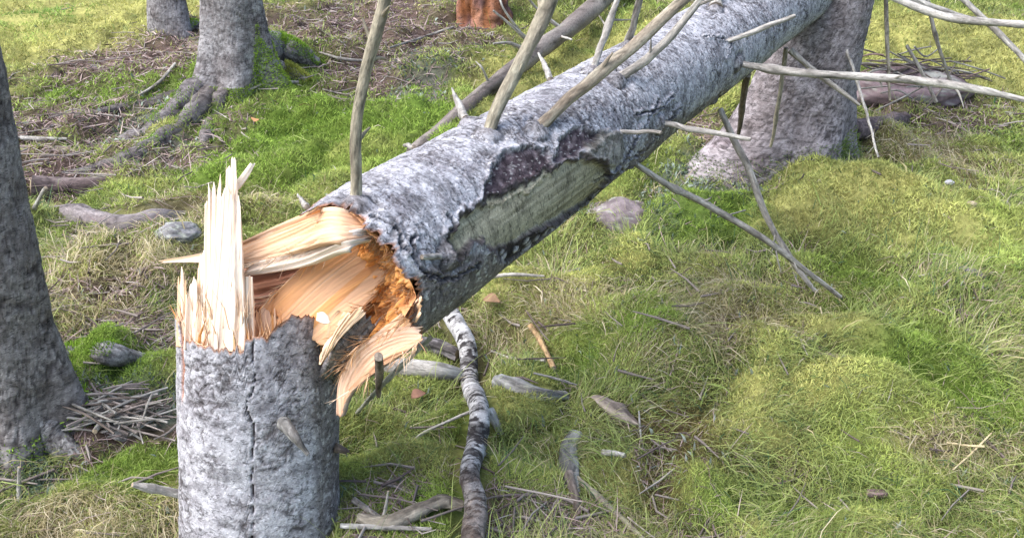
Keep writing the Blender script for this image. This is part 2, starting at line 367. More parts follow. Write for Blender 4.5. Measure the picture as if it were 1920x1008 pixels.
def pdist(poly, x, y):
    d = np.full(len(x), 9.0); n = len(poly)
    for i in range(n):
        a = np.array(poly[i]); b = np.array(poly[(i + 1) % n]); ab = b - a
        t = np.clip(((x - a[0]) * ab[0] + (y - a[1]) * ab[1]) / (ab @ ab + 1e-12), 0, 1)
        d = np.minimum(d, np.hypot(x - a[0] - t * ab[0], y - a[1] - t * ab[1]))
    return d
def unroll(pxs):    # photograph outline -> (arc metres, length metres) on the bark
    return [(on_trunk(*q)[0] * 0.155, on_trunk(*q)[1]) for q in pxs]
BARE = unroll([(836, 455), (868, 405), (925, 370), (985, 346), (1040, 314), (1090, 296), (1126, 304), (1142, 332), (1108, 380), (1055, 408), (1000, 436), (960, 458), (928, 468), (908, 448), (885, 452), (866, 484), (846, 478)])
DARKP = unroll([(905, 378), (916, 330), (944, 286), (985, 274), (1026, 280), (1036, 318), (990, 350), (930, 378)])
DARKQ = unroll([(1035, 308), (1052, 262), (1075, 240), (1110, 244), (1140, 250), (1110, 272), (1072, 296)])
KNOT = unroll([(1095, 300), (1100, 268), (1128, 246), (1160, 250), (1168, 280), (1150, 312), (1120, 305)])
DARKL = unroll([(930, 470), (990, 444), (1052, 414), (1106, 386), (1142, 338), (1166, 312), (1152, 368), (1110, 408), (1050, 442), (1000, 472), (950, 496)])
LOWL = [(790, 505), (835, 500), (880, 478), (925, 470), (990, 445), (1060, 415), (1120, 380), (1170, 320), (1215, 255), (1270, 215), (1360, 170), (1440, 115), (1500, 60)]
lw = sorted([(on_trunk(*q)[1], on_trunk(*q)[0]) for q in LOWL])

ss = np.concatenate([np.linspace(0, .83, 600), np.linspace(.83, 1, 50)[1:]]); SEND = 2.45
th = np.concatenate([np.linspace(-.5, 2.7, 275), np.linspace(2.7, 2 * np.pi - .5, 56)[1:-1]]); th = (th + np.pi) % (2 * np.pi) - np.pi; NA = len(th)
se = s_edge(th) + 0.012 * vnoise(np.stack([th * 9, th * 0, th * 0], 1), 5) + 0.007 * vnoise(np.stack([th * 40, th * 0, th * 0], 1), 6)
S = se[None, :] + (SEND - se)[None, :] * ss[:, None]
TH = np.broadcast_to(th, S.shape); R = trad(S)
bc = np.stack([0.155 * np.cos(TH), 0.155 * np.sin(TH), S], -1).reshape(-1, 3)
disp, c, crev = bark(bc, 11, 0.030, 0.011, amp=.75, lich=0.16, streak=0.5, pale=(0.52, 0.52, 0.555), mid=(0.29, 0.28, 0.305))
au = (TH * 0.155).ravel(); av = S.ravel()
wob_u = 0.011 * fbm(bc * 40, 4, 81) + 0.005 * vnoise(bc * 150, 83); wob_v = 0.016 * fbm(bc * 40, 4, 82)
U_, V_ = au + wob_u, av + wob_v
def soft(poly, wdt=0.006, grow=0.0):
    d = pdist(poly, U_, V_); s_ = np.where(pip(poly, U_, V_), d, -d); return sstep(-wdt, wdt, s_ + grow)
front = (av < 1.9)
idx = np.where(front)[0]
def softi(poly, wdt=0.006, grow=0.0):
    o = np.zeros(len(au)); u, v = U_[idx], V_[idx]
    m = (u > min(q[0] for q in poly) - .05) & (u < max(q[0] for q in poly) + .05) & (v > min(q[1] for q in poly) - .05) & (v < max(q[1] for q in poly) + .05)
    k = idx[m]; d = pdist(poly, U_[k], V_[k]); s_ = np.where(pip(poly, U_[k], V_[k]), d, -d)
    o[k] = sstep(-wdt, wdt, s_ + grow); return o
bare, dkp, dkq, knot, dkl = softi(BARE), softi(DARKP), softi(DARKQ), softi(KNOT, .008), softi(DARKL, .005)
# darker lower bark with pale specks
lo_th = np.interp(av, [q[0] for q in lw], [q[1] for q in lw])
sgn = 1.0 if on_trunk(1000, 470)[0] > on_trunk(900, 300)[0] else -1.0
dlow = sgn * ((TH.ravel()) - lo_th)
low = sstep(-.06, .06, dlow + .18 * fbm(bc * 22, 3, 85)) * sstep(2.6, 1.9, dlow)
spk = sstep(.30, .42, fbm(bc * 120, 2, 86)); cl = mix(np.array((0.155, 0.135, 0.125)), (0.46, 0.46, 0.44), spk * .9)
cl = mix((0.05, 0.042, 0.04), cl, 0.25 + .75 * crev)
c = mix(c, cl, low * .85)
red = np.clip(1 - (S - se[None]).ravel() / 0.012, 0, 1); c = mix(c, (0.34, 0.13, 0.05), red * .8)
# wounds
inner = mix((0.052, 0.038, 0.045), (0.15, 0.12, 0.13), sstep(-.1, .5, fbm(bc * np.array([90, 90, 60]), 3, 87)))
inner = mix(inner, (0.45, 0.43, 0.42), sstep(.38, .5, fbm(bc * 170, 2, 88)) * .8)
c = mix(c, inner, np.clip(dkp + dkq, 0, 1)); disp = disp * (1 - .6 * np.clip(dkp + dkq, 0, 1)) - 0.008 * np.clip(dkp + dkq, 0, 1)
blis = worley(bc * np.array([38, 38, 34]), 90); bl = np.clip(1 - blis[0] * 1.5, 0, 1)
cbl = mix((0.035, 0.03, 0.034), (0.36, 0.35, 0.37), sstep(.1, .5, bl) * (blis[2] > .35))
c = mix(c, cbl, dkl); disp = disp * (1 - .5 * dkl) + dkl * (-0.010 + 0.010 * bl)
fib = fbm(bc * np.array([120, 120, 6]), 3, 91); blot = fbm(bc * 18, 3, 92)
cb = mix((0.20, 0.185, 0.125), (0.38, 0.35, 0.255), sstep(-.5, .5, fib)); cb = mix(cb, (0.11, 0.10, 0.075), sstep(.1, .6, blot) * .6)
c = mix(c, cb, bare); disp = disp * (1 - .93 * bare) + bare * (-0.012 + 0.0012 * fib)
ck = mix((0.13, 0.12, 0.10), (0.26, 0.25, 0.22), sstep(-.3, .4, fbm(bc * 70, 3, 93))); c = mix(c, ck, knot * .8); disp += knot * 0.012
rim = np.clip(softi(BARE, .005, .012) + softi(DARKP, .005, .010) + softi(DARKQ, .005, .008) - bare - dkp - dkl - dkq, 0, 1); disp += rim * (0.004 + .004 * fbm(bc * 60, 2, 94))
c = mix(c, (0.06, 0.05, 0.05), np.clip(softi(BARE, .003, .007) - softi(BARE, .003, -.003), 0, 1) * .9)
# torn creases round the wound, and swollen collars where branches leave
for line, lw_ in (([(838, 462), (846, 430), (838, 405)], .004), ([(775, 440), (768, 480), (800, 515), (850, 520), (900, 492)], .003), ([(1150, 320), (1185, 270), (1215, 225), (1235, 190)], .004), ([(1165, 300), (1205, 285), (1250, 230), (1275, 205)], .0035),
                  ([(1120, 345), (1160, 320), (1210, 300)], .004), ([(1195, 215), (1235, 205), (1262, 180)], .003), ([(1320, 70), (1372, 75), (1362, 110)], .0025), ([(1440, 15), (1452, 60), (1448, 95)], .0025), ([(700, 405), (738, 425), (760, 470)], .003)):
    pl_ = unroll(line); d_ = np.full(len(au), 9.0)
    for a_, b_ in zip(pl_[:-1], pl_[1:]):
        ab = np.array(b_) - np.array(a_); t_ = np.clip(((U_ - a_[0]) * ab[0] + (V_ - a_[1]) * ab[1]) / (ab @ ab), 0, 1); d_ = np.minimum(d_, np.hypot(U_ - a_[0] - t_ * ab[0], V_ - a_[1] - t_ * ab[1]))
    k_ = sstep(lw_ * 1.5, lw_ * .3, d_); disp -= .009 * k_; disp += .004 * sstep(lw_ * 5, lw_ * 2, d_) * (1 - k_); c = mix(c, (.035, .03, .035), k_ * .9)
n50, n30 = 1 + .3 * fbm(bc * 50, 2, 99), fbm(bc * 30, 2, 100) > -.1
for q in [(667, 376), (915, 252), (1008, 242), (1160, 146), (1112, 128), (1178, 78), (1342, 16), (1386, 119), (1240, 232), (1350, 204), (1188, 304), (842, 480), (874, 224)]:
    a_, s_, _ = on_trunk(*q); da = ((TH.ravel() - a_ + np.pi) % (2 * np.pi) - np.pi) * .155; d_ = np.hypot(da, av - s_) * n50
    disp += .011 * np.exp(-(d_ / .020) ** 2) - .006 * np.exp(-((d_ - .034) / .008) ** 2); c = mix(c, np.array((.16, .145, .145)), .75 * np.exp(-(d_ / .022) ** 2)); c = mix(c, (.05, .045, .045), .7 * np.exp(-((d_ - .030) / .006) ** 2) * n30)
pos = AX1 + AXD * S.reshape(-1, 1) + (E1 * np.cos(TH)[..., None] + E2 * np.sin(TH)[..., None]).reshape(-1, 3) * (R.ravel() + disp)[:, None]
FALL = thing('fallen_tree', trunk_pt(0, 0.3) - np.array([0, 0, .3]), 'big pale grey fallen spruce trunk snapped off and leaning away from the tall stump', 'fallen tree')
bpy.context.view_layer.update()
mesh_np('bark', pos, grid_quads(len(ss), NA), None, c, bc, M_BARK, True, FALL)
# the rest of the stem beyond the picture
TP = [AX1 + AXD * q for q in (SEND - .02, 4, 6, 8.5)]
swt = sweep(TP, [trad(SEND) , .105, .075, .03], 60, 60)
d_, c_, _ = bark(swt['bc'].reshape(-1, 3), 15); tube_obj('upper_stem', swt, d_.reshape(60, 60), c_.reshape(60, 60, 3), M_BARK, FALL)

# inner wood of the break
def wood_col(fibre, tone, seed):
    """tone 0 = pale sapwood, 1 = orange heartwood"""
    f = sstep(-.5, .5, fibre)
    a = mix((0.66, 0.47, 0.32), (0.88, 0.74, 0.57), f); b = mix((0.46, 0.17, 0.045), (0.78, 0.40, 0.13), f)
    return a + (b - a) * np.asarray(tone)[..., None]
nr, nth = 90, 420
th2 = np.arange(nth) * 2 * np.pi / nth - np.pi; rho = np.linspace(1, 0, nr)
se2 = s_edge(th2); RH = rho[:, None] * np.ones(nth)[None]; THH = np.ones(nr)[:, None] * th2[None]
sc_ = 0.035
xx, yy = RH * np.cos(THH) * .158, RH * np.sin(THH) * .158
fb = fbm(np.stack([xx.ravel() * 70, yy.ravel() * 70, 0 * xx.ravel()], 1), 4, 95).reshape(nr, nth)
fb2 = worley(np.stack([xx.ravel() * 60, yy.ravel() * 60, 0 * xx.ravel()], 1) * 2.2, 96)[2].reshape(nr, nth)
deep = .16 * np.exp(-((th2 - .05) / .5) ** 2) * .7
SS = deep[None] * np.clip((1 - RH) * 9, 0, 1) + (se2[None] + .006) * RH ** 1.5 + sc_ * (1 - RH ** 1.5) - 0.022 * fb2 * np.clip((1 - RH) * 6, 0, 1) - .03 * fb * np.clip((1 - RH) * 6, 0, 1)
RR = RH * (trad(SS) - 0.010)
pos = AX1 + AXD * SS[..., None] + (E1 * np.cos(THH)[..., None] + E2 * np.sin(THH)[..., None]) * RR[..., None]
tone = np.clip(1.15 - 0.5 * RH ** 4 + .3 * fb, 0, 1)
mesh_np('heartwood', pos, grid_quads(nr, nth), None, wood_col(fb + .6 * (fb2 - .5), tone, 1).reshape(-1, 3) * np.array([1.2, 1.08, .95]), np.stack([xx, yy, SS], -1).reshape(-1, 3), M_WOOD, True, FALL)

def slab(name, A, B, thick, parent, cols=36, nt_=40, jag0=0.0, jag1=0.0, groove=0.002, tone=0.0, seed=1, ngroup=9, flip=1, barkback=False, tint=1.0, bow=0.0, mat=None, cfront=None, stripe=.75):
    A, B = np.asarray(A, float), np.asarray(B, float); r_ = np.random.default_rng(seed)
    g = np.sort(r_.choice(np.arange(1, cols), ngroup - 1, replace=False)) if ngroup > 1 else np.array([], int)
    gid = np.searchsorted(g, np.arange(cols), side='right'); cnt = np.bincount(gid, minlength=ngroup); first = np.searchsorted(gid, np.arange(ngroup))
    loc = (np.arange(cols) - first[gid] + .5) / cnt[gid]; peak = r_.uniform(.2, .8, ngroup)[gid]
    tip = 1 - np.abs(loc - peak) / np.maximum(peak, 1 - peak)
    s0, s1 = r_.random(ngroup)[gid], r_.random(ngroup)[gid]
    g0 = jag0 * (.75 * s0 + .25 * (1 - tip) + .1 * r_.random(cols)); g1 = jag1 * (.75 * s1 + .30 * (1 - tip) + .08 * r_.random(cols))
    u = (np.arange(cols) / (cols - 1)); tau = np.linspace(0, 1, nt_)
    t = g0[None] + (1 - g1 - g0)[None] * tau[:, None]
    def ev(P):
        n = 200; C = catmull(P, n); k = np.clip(t, 0, 1) * (n - 1); i = np.clip(np.floor(k).astype(int), 0, n - 2); f = (k - i)[..., None]; return C[i] * (1 - f) + C[i + 1] * f
    a, b = ev(A), ev(B); Pm = a + (b - a) * u[None, :, None]
    du = b - a; dt = np.gradient(Pm, axis=0); nrm = np.cross(dt, du); nrm /= np.linalg.norm(nrm, axis=-1)[..., None] + 1e-9
    if (nrm.reshape(-1, 3).mean(0) @ (CAM - Pm.reshape(-1, 3).mean(0))) < 0: nrm = -nrm
    wid = np.linalg.norm(du, axis=-1); L = np.linalg.norm(np.diff(Pm, axis=0), axis=-1).sum(0).mean()
    x_ = u[None] * wid; q = np.stack([x_.ravel() * 130, (t * L * 4).ravel(), 0 * t.ravel() + seed], 1); fi = fbm(q * np.array([1.8, 1.3, 1]), 4, seed + 5, .65).reshape(t.shape)
    gs = r_.normal(0, 1, ngroup)[gid][None] * groove * 1.5
    ed_ = np.minimum(tau, 1 - tau)[:, None] * 2; thin = np.clip(.12 + 2.2 * np.minimum(tau + (0 if jag0 > 0 else 1), (1 - tau) + (0 if jag1 > 0 else 1)), 0, 1)[:, None]
    f_ = Pm + nrm * (groove * 2.2 * fi + gs + bow * (1 - (2 * u[None] - 1) ** 2))[..., None]
    bk = f_ - nrm * (thick * thin * (.6 + .4 * np.sqrt(np.clip(1 - (2 * u[None] - 1) ** 2, 0, 1))) * (1 + .25 * fi))[..., None]
    V = np.concatenate([f_.reshape(-1, 3), bk.reshape(-1, 3)]); n = nt_ * cols
    Qf = grid_quads(nt_, cols, False); Qb = Qf[:, ::-1] + n
    e = []
    for i in range(nt_ - 1): e += [(i * cols, (i + 1) * cols, n + (i + 1) * cols, n + i * cols), ((i + 1) * cols - 1, n + (i + 1) * cols - 1, n + (i + 2) * cols - 1, (i + 2) * cols - 1)]
    for j in range(cols - 1): e += [(j, n + j, n + j + 1, j + 1), ((nt_ - 1) * cols + j, (nt_ - 1) * cols + j + 1, n + (nt_ - 1) * cols + j + 1, n + (nt_ - 1) * cols + j)]
    tn = np.clip(tone + .18 * r_.normal(0, 1, ngroup)[gid][None] + .15 * fi, 0, 1)
    cf = wood_col(fi * 1.3 * stripe + .15 * (1 - stripe), tn, seed) * np.asarray(tint)
    if cfront is not None: cf = bark(np.stack([x_, 0 * x_, t * L], -1).reshape(-1, 3), seed, .025, .016, *cfront)[1].reshape(cf.shape)
    cbk = np.broadcast_to(np.array((0.20, 0.17, 0.16)), cf.shape) * (1 + .5 * fi[..., None]) if barkback else cf
    bcv = np.stack([x_, 0 * x_, t * L], -1).reshape(-1, 3)
    return mesh_np(name, V, np.vstack([Qf, Qb, np.array(e)]), None, np.concatenate([cf.reshape(-1, 3), cbk.reshape(-1, 3)]), np.vstack([bcv, bcv + .01]), mat or M_WOOD, False, parent)
def L3(*a): return [at(*q) for q in a]
def lt(*a): return [at(q[0], q[1], on_trunk(q[0], q[1])[2] + q[2]) for q in a]
# broad split board lying in the break
slab('split_board', L3((470, 596, 1.935), (575, 496, 1.91), (700, 415, 1.90)), L3((600, 655, 1.885), (665, 590, 1.865), (745, 505, 1.87)), .02, FALL, 80, 40, .12, .10, .0008, .74, 21, 8, tint=(.95, .88, .86), stripe=.35)
# long upper strip whose tip spears out to the left
slab('splinter', [at(430, 462, 1.90), at(540, 413, 1.865)] + lt((612, 389, .012), (672, 398, .022)), [at(430, 500, 1.89), at(540, 474, 1.84)] + lt((622, 450, .022), (706, 440, .03)), .022, FALL, 44, 34, .0, 0, .0020, .36, 22, 8, tint=(.88, .78, .72), stripe=.6)
slab('splinter', L3((288, 490, 1.92), (370, 476, 1.915), (445, 457, 1.905), (520, 425, 1.885)), L3((292, 493, 1.92), (370, 492, 1.91), (445, 496, 1.90), (520, 480, 1.865)), .012, FALL, 24, 36, .16, 0, .0014, .10, 23, 3)
slab('splinter', [at(436, 500, 1.885), at(560, 466, 1.845)] + lt((640, 437, .026), (706, 424, .03)), [at(440, 519, 1.88), at(560, 498, 1.835)] + lt((640, 466, .03), (706, 446, .034)), .02, FALL, 24, 34, .08, 0, .0026, .0, 24, 6, tint=(.80, .82, .90))
slab('splinter', L3((440, 500, 1.985), (530, 485, 1.975), (620, 455, 1.965)), L3((450, 610, 1.985), (545, 580, 1.975), (640, 540, 1.965)), .02, FALL, 30, 20, .06, 0, .0045, .6, 27, 9, tint=(.42, .30, .32))  # dark backing slab in the gap, with the gap's shade put into its tint
# curved hinge of wood that still ties trunk to stump
slab('hinge_fibre', L3((630, 778, 1.89), (634, 712, 1.885), (668, 652, 1.84), (735, 615, 1.78), (798, 610, 1.75)), L3((637, 782, 1.885), (655, 738, 1.865), (705, 694, 1.80), (762, 656, 1.745), (800, 630, 1.73)), .02, FALL, 44, 50, .0, .10, .0024, .22, 25, 7, tint=(.86, .74, .71), barkback=True, stripe=.9)
slab('splinter', L3((690, 640, 1.84), (740, 600, 1.80), (800, 552, 1.72)), L3((700, 662, 1.82), (760, 622, 1.78), (790, 588, 1.71)), .01, FALL, 18, 16, .3, .1, .0018, .45, 26, 5)
def fibres(name, base, dirs, lens, wid, tone, parent, seed=1, tint=1.0):
    """many thin tapering wood fibres as one part"""
    r_ = np.random.default_rng(seed); n = len(base); dirs = dirs / np.linalg.norm(dirs, axis=1)[:, None]
    a = np.cross(dirs, r_.normal(size=(n, 3))); a /= np.linalg.norm(a, axis=1)[:, None]; b = np.cross(dirs, a)
    bend = r_.normal(size=(n, 3)) * (lens * .16)[:, None]
    rings = []
    for t, wv in ((0, 1), (.5, .8), (1, .12)):
        c0 = base + dirs * (lens * t)[:, None] + bend * t * t
        for q, (ca_, sa_) in enumerate(((1, 0), (-.5, .3), (-.5, -.3))): rings.append(c0 + (a * ca_ + b * sa_) * (wid * wv)[:, None])
    V = np.stack(rings, 1); o = (np.arange(n) * 9)[:, None]; Q = []
    for lv in (0, 3):
        for k in range(3): Q.append(np.concatenate([o + lv + k, o + lv + (k + 1) % 3, o + lv + 3 + (k + 1) % 3, o + lv + 3 + k], 1))
    tn = np.clip(tone + r_.normal(0, .2, n), 0, 1); c = wood_col(r_.uniform(-.6, .6, n), tn, 1) * r_.uniform(.7, 1.1, (n, 1)) * np.asarray(tint)
    ob = mesh_np(name, V.reshape(-1, 3), np.vstack(Q), None, np.repeat(c, 9, 0), V.reshape(-1, 3), M_WOOD, False, parent); ob['kind'] = 'stuff'; return ob
r_ = np.random.default_rng(3); n = 4500
fth = r_.normal(1.4, .9, n); frh = np.sqrt(r_.random(n)) * .93
fs = s_edge(fth) * frh ** 1.5 + sc_ * (1 - frh ** 1.5) + .01
base = AX1 + AXD * fs[:, None] + (E1 * np.cos(fth)[:, None] + E2 * np.sin(fth)[:, None]) * (frh * .155)[:, None]
fibres('wood_fibre', base, -AXD + r_.normal(0, .75, (n, 3)), r_.uniform(.010, .038, n), r_.uniform(.0006, .0022, n), .8, FALL, 31)

def hairs(P, n, dv, ln, tone, seed, tint=1.0):
    r_ = np.random.default_rng(seed); C = catmull(np.asarray(P), 100)[r_.integers(2, 98, n)] + r_.normal(0, .004, (n, 3))
    fibres('wood_fibre', C, np.asarray(dv)[None] + r_.normal(0, .35, (n, 3)), r_.uniform(.4, 1.3, n) * ln, r_.uniform(.0005, .0018, n), tone, FALL, seed, tint)
hairs(L3((445, 500, 1.885), (560, 474, 1.845), (690, 440, 1.77)), 60, -AXD, .05, .2, 131)
hairs(L3((474, 590, 1.925), (575, 494, 1.90), (690, 425, 1.885)), 60, -AXD, .05, .5, 132)
hairs(L3((650, 740, 1.86), (705, 694, 1.80), (765, 658, 1.745), (800, 630, 1.73)), 50, -AXD * .8 + np.array([0, 0, -.5]), .035, .4, 133)
hairs(L3((640, 700, 1.885), (668, 652, 1.84), (735, 615, 1.78), (800, 560, 1.735)), 110, -AXD, .05, .65, 134)
hairs(L3((620, 640, 1.85), (690, 570, 1.86), (740, 510, 1.87), (760, 540, 1.80)), 160, -AXD, .04, .85, 135)
# ------------------------------------------------------------------ stump
SB = at(492, 1075, 2.12); STOP = at(486, 600, 1.99)
sdir = (STOP - SB); sdir /= np.linalg.norm(sdir)
SR = 0.172
sp0 = SB - sdir * 0.45
LS = np.linalg.norm(STOP - sp0)
def stump_hit(px, py):
    r = ray(px, py); t = np.arange(1.2, 3.0, 0.002); p = CAM + t[:, None] * r; v = p - sp0; s = v @ sdir
    d = np.linalg.norm(v - s[:, None] * sdir, axis=1) - SR
    k = int(np.argmax(d < 0)) if (d < 0).any() else int(np.argmin(d))
    return v[k], s[k], t[k]
G1 = np.array([0, 1.0, 0]) - sdir * sdir[1]; G1 /= np.linalg.norm(G1); G2 = np.cross(sdir, G1)
def sang(v): return math.atan2(v @ G2, v @ G1)
rim_px = [(334, 600), (338, 632), (360, 640), (385, 648), (410, 655), (440, 656), (458, 642), (478, 634), (500, 634), (515, 612), (535, 598), (560, 592), (592, 594), (600, 606), (602, 680), (612, 672), (630, 668)]
rm = sorted([(sang(stump_hit(*q)[0]), stump_hit(*q)[1]) for q in rim_px]); rth = np.array([q[0] for q in rm]); rs = np.array([q[1] for q in rm])
def rim_s(th):
    # visible front rim; the back rim is a little lower and ragged
    lo, hi = rth[0], rth[-1]; a = np.concatenate([rth, [hi + 1.2, lo + 2 * np.pi - 1.2]]); b = np.concatenate([rs, [LS - .06, LS - .02]])
    th = (th - lo) % (2 * np.pi) + lo
    return np.interp(th, np.concatenate([a, [lo + 2 * np.pi]]), np.concatenate([b, [rs[0]]]))
print('rim', [(round(a, 2), round(b - LS, 3)) for a, b in rm])
NS = 320; nsl = 250
th = np.arange(NS) * 2 * np.pi / NS - np.pi
tops = rim_s(th) + .006 * vnoise(np.stack([th * 14, 0 * th, 0 * th], 1), 7) + .004 * vnoise(np.stack([th * 50, 0 * th, 0 * th], 1), 8)
tl = np.linspace(0, 1, nsl); S = tops[None] * tl[:, None]; TH = np.broadcast_to(th, S.shape)
flare = 0.10 * np.exp(-S / .16)
bc = np.stack([SR * np.cos(TH), SR * np.sin(TH), S], -1).reshape(-1, 3)
disp, c, crev = bark(bc, 211, 0.036, 0.018, amp=.55, lich=0.20, pale=(0.565, 0.555, 0.59), mid=(0.30, 0.285, 0.31))
# right flank past the terminator: shade painted in, over dark speckled bark
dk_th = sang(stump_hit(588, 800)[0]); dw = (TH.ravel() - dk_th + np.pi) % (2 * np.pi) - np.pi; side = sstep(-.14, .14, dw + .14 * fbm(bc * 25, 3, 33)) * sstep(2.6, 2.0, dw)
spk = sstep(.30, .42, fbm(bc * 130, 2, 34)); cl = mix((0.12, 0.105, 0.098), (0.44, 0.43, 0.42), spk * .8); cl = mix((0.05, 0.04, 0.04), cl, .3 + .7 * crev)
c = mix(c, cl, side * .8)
# the long vertical crack
ckp = [(478, 640), (474, 668), (477, 690), (478, 722), (462, 755), (474, 795), (477, 830), (470, 855), (473, 900), (477, 945), (472, 1000), (474, 1090)]
ckv = sorted([(stump_hit(*q)[1], sang(stump_hit(*q)[0])) for q in ckp]); cth = np.interp(S.ravel(), [q[0] for q in ckv], [q[1] for q in ckv])
jit = .018 * vnoise(np.stack([0 * S.ravel(), 0 * S.ravel(), S.ravel() * 60], 1), 35)
dck = np.abs(((TH.ravel() - cth - jit) + np.pi) % (2 * np.pi) - np.pi) * SR; cw = .0015 + .0014 * vnoise(np.stack([S.ravel() * 22, 0 * dck, 0 * dck], 1), 36)
ck = sstep(1.0, .3, dck / np.maximum(cw, .0008)) * (S.ravel() > .15)
disp -= ck * .012; c = mix(c, (0.05, 0.03, 0.028), ck)
red = np.clip(1 - (tops[None] - S).ravel() / 0.008, 0, 1); c = mix(c, (0.42, 0.17, 0.06), red * .85)
rs_th = sang(stump_hit(341, 700)[0]); rsm = sstep(.05, .02, np.abs(TH.ravel() - rs_th - .03 * fbm(bc * 40, 2, 37))) * sstep(.15, .12, (tops[None] - S).ravel()); c = mix(c, (0.38, 0.15, 0.07), rsm * .8); disp -= rsm * .004
pos = sp0 + sdir * S.reshape(-1, 1) + (G1 * np.cos(TH)[..., None] + G2 * np.sin(TH)[..., None]).reshape(-1, 3) * (SR + flare.ravel() + disp)[:, None]
STUMP = thing('broken_stump', SB, 'upright grey spruce stump with tall pale splinters and a vertical crack', 'stump')
bpy.context.view_layer.update()
mesh_np('bark', pos, grid_quads(nsl, NS), None, c, bc, M_BARK, True, STUMP)
# torn top of the stump
nr, nth = 50, 260; th2 = np.arange(nth) * 2 * np.pi / nth - np.pi; rho = np.linspace(1, 0, nr)
RH = rho[:, None] * np.ones(nth)[None]; THH = np.ones(nr)[:, None] * th2[None]; xx, yy = RH * np.cos(THH) * SR, RH * np.sin(THH) * SR
q = np.stack([xx.ravel(), yy.ravel(), 0 * xx.ravel()], 1); fb = fbm(q * 60, 4, 97).reshape(nr, nth); wl = worley(q * 45, 98); fb2 = wl[2].reshape(nr, nth)
k_ = np.clip((1 - RH) * 5, 0, 1)
SS = (rim_s(th2)[None] - .004) * RH ** 2 + (LS - .075) * (1 - RH ** 2) + k_ * (.06 * (fb2 - .5) + .03 * fb)
pos = sp0 + sdir * SS[..., None] + (G1 * np.cos(THH)[..., None] + G2 * np.sin(THH)[..., None]) * (RH * (SR - .006))[..., None]
mesh_np('heartwood', pos, grid_quads(nr, nth), None, wood_col(fb + .8 * (fb2 - .5), np.clip(.75 - .6 * RH ** 5 + .3 * fb, 0, 1), 1).reshape(-1, 3), np.stack([xx, yy, SS], -1).reshape(-1, 3), M_WOOD, False, STUMP)
r_ = np.random.default_rng(5); n = 420
fth = r_.uniform(-np.pi, np.pi, n); frh = np.sqrt(r_.random(n)) * .95; fs = rim_s(fth) * frh ** 2 + (LS - .075) * (1 - frh ** 2)
base = sp0 + sdir * (fs - .02)[:, None] + (G1 * np.cos(fth)[:, None] + G2 * np.sin(fth)[:, None]) * (frh * SR)[:, None]
fibres('wood_fibre', base, sdir + r_.normal(0, .13, (n, 3)), r_.uniform(.03, .10, n), r_.uniform(.0018, .006, n), .6, STUMP, 32)
def sd_(px, py, inset=.0):      # depth of the stump's flank at a pixel column
    return float(stump_hit(px, min(max(py, 660), 1000))[2]) + inset
# tall splinters standing on the front-left rim
PALE = (1.12, 1.2, 1.32)
def vs_(xb0, xb1, xt0, xt1, yb, yt, inset, seed, jag, tone=.03, ng=6, cols=None, thick=.018, lean=.0, name='splinter'):
    d0 = sd_((xb0 + xb1) / 2, 660, inset); d1 = d0 + lean
    ym = (yb + yt) / 2
    A = L3((xb0, yb, d0), ((xb0 * .45 + xt0 * .55), ym, (d0 + d1) / 2), (xt0, yt, d1)); B = L3((xb1, yb, d0), ((xb1 * .45 + xt1 * .55), ym, (d0 + d1) / 2), (xt1, yt, d1))
    return slab(name, A, B, thick, STUMP, cols or max(10, int(abs(xb1 - xb0) * .55)), 44, 0, jag, .0016, tone, seed, ng, tint=PALE)
vs_(386, 460, 412, 448, 662, 300, .010, 41, .26, .0, 7, 44)
vs_(416, 450, 424, 442, 560, 290, .018, 40, .14, .0, 4, 18, .012)
vs_(392, 430, 398, 424, 655, 322, .022, 39, .22, .0, 5, 20, .014)
vs_(380, 394, 384, 388, 655, 352, .014, 42, .12, .0, 2, 8, .008)
vs_(388, 404, 391, 397, 655, 334, .020, 43, .12, .0, 2, 8, .009)
slab('splinter', L3((430, 356, 1.86), (452, 328, 1.86), (472, 302, 1.86)), L3((438, 364, 1.86), (461, 336, 1.86), (479, 305, 1.86)), .008, STUMP, 8, 12, 0, .08, .001, .0, 44, 2, tint=PALE)
vs_(444, 476, 446, 474, 645, 512, .030, 45, .06, .08, 4, 16, .02)
vs_(330, 352, 334, 348, 650, 496, .010, 46, .30, .45, 4, 14, .015)
vs_(344, 392, 350, 388, 655, 512, .014, 47, .50, .10, 7, 30, .018)
vs_(366, 386, 372, 386, 640, 462, .035, 48, .30, .10, 3, 12, .012)
vs_(455, 490, 460, 486, 640, 570, .060, 49, .50, .55, 6, 18, .015)
vs_(488, 520, 490, 516, 640, 572, .075, 50, .45, .65, 5, 16, .015)
vs_(512, 556, 515, 552, 622, 566, .070, 51, .40, .6, 5, 20, .015)
r_ = np.random.default_rng(15); n = 70; hx = r_.uniform(335, 476, n); hb = np.array([at(q, 652 - r_.uniform(0, 60), sd_(q, 660, r_.uniform(.004, .04))) for q in hx])
fibres('wood_fibre', hb, sdir + r_.normal(0, .07, (n, 3)), r_.uniform(.02, .10, n), r_.uniform(.0008, .003, n), .12, STUMP, 34, (1.05, 1.05, 1.05))
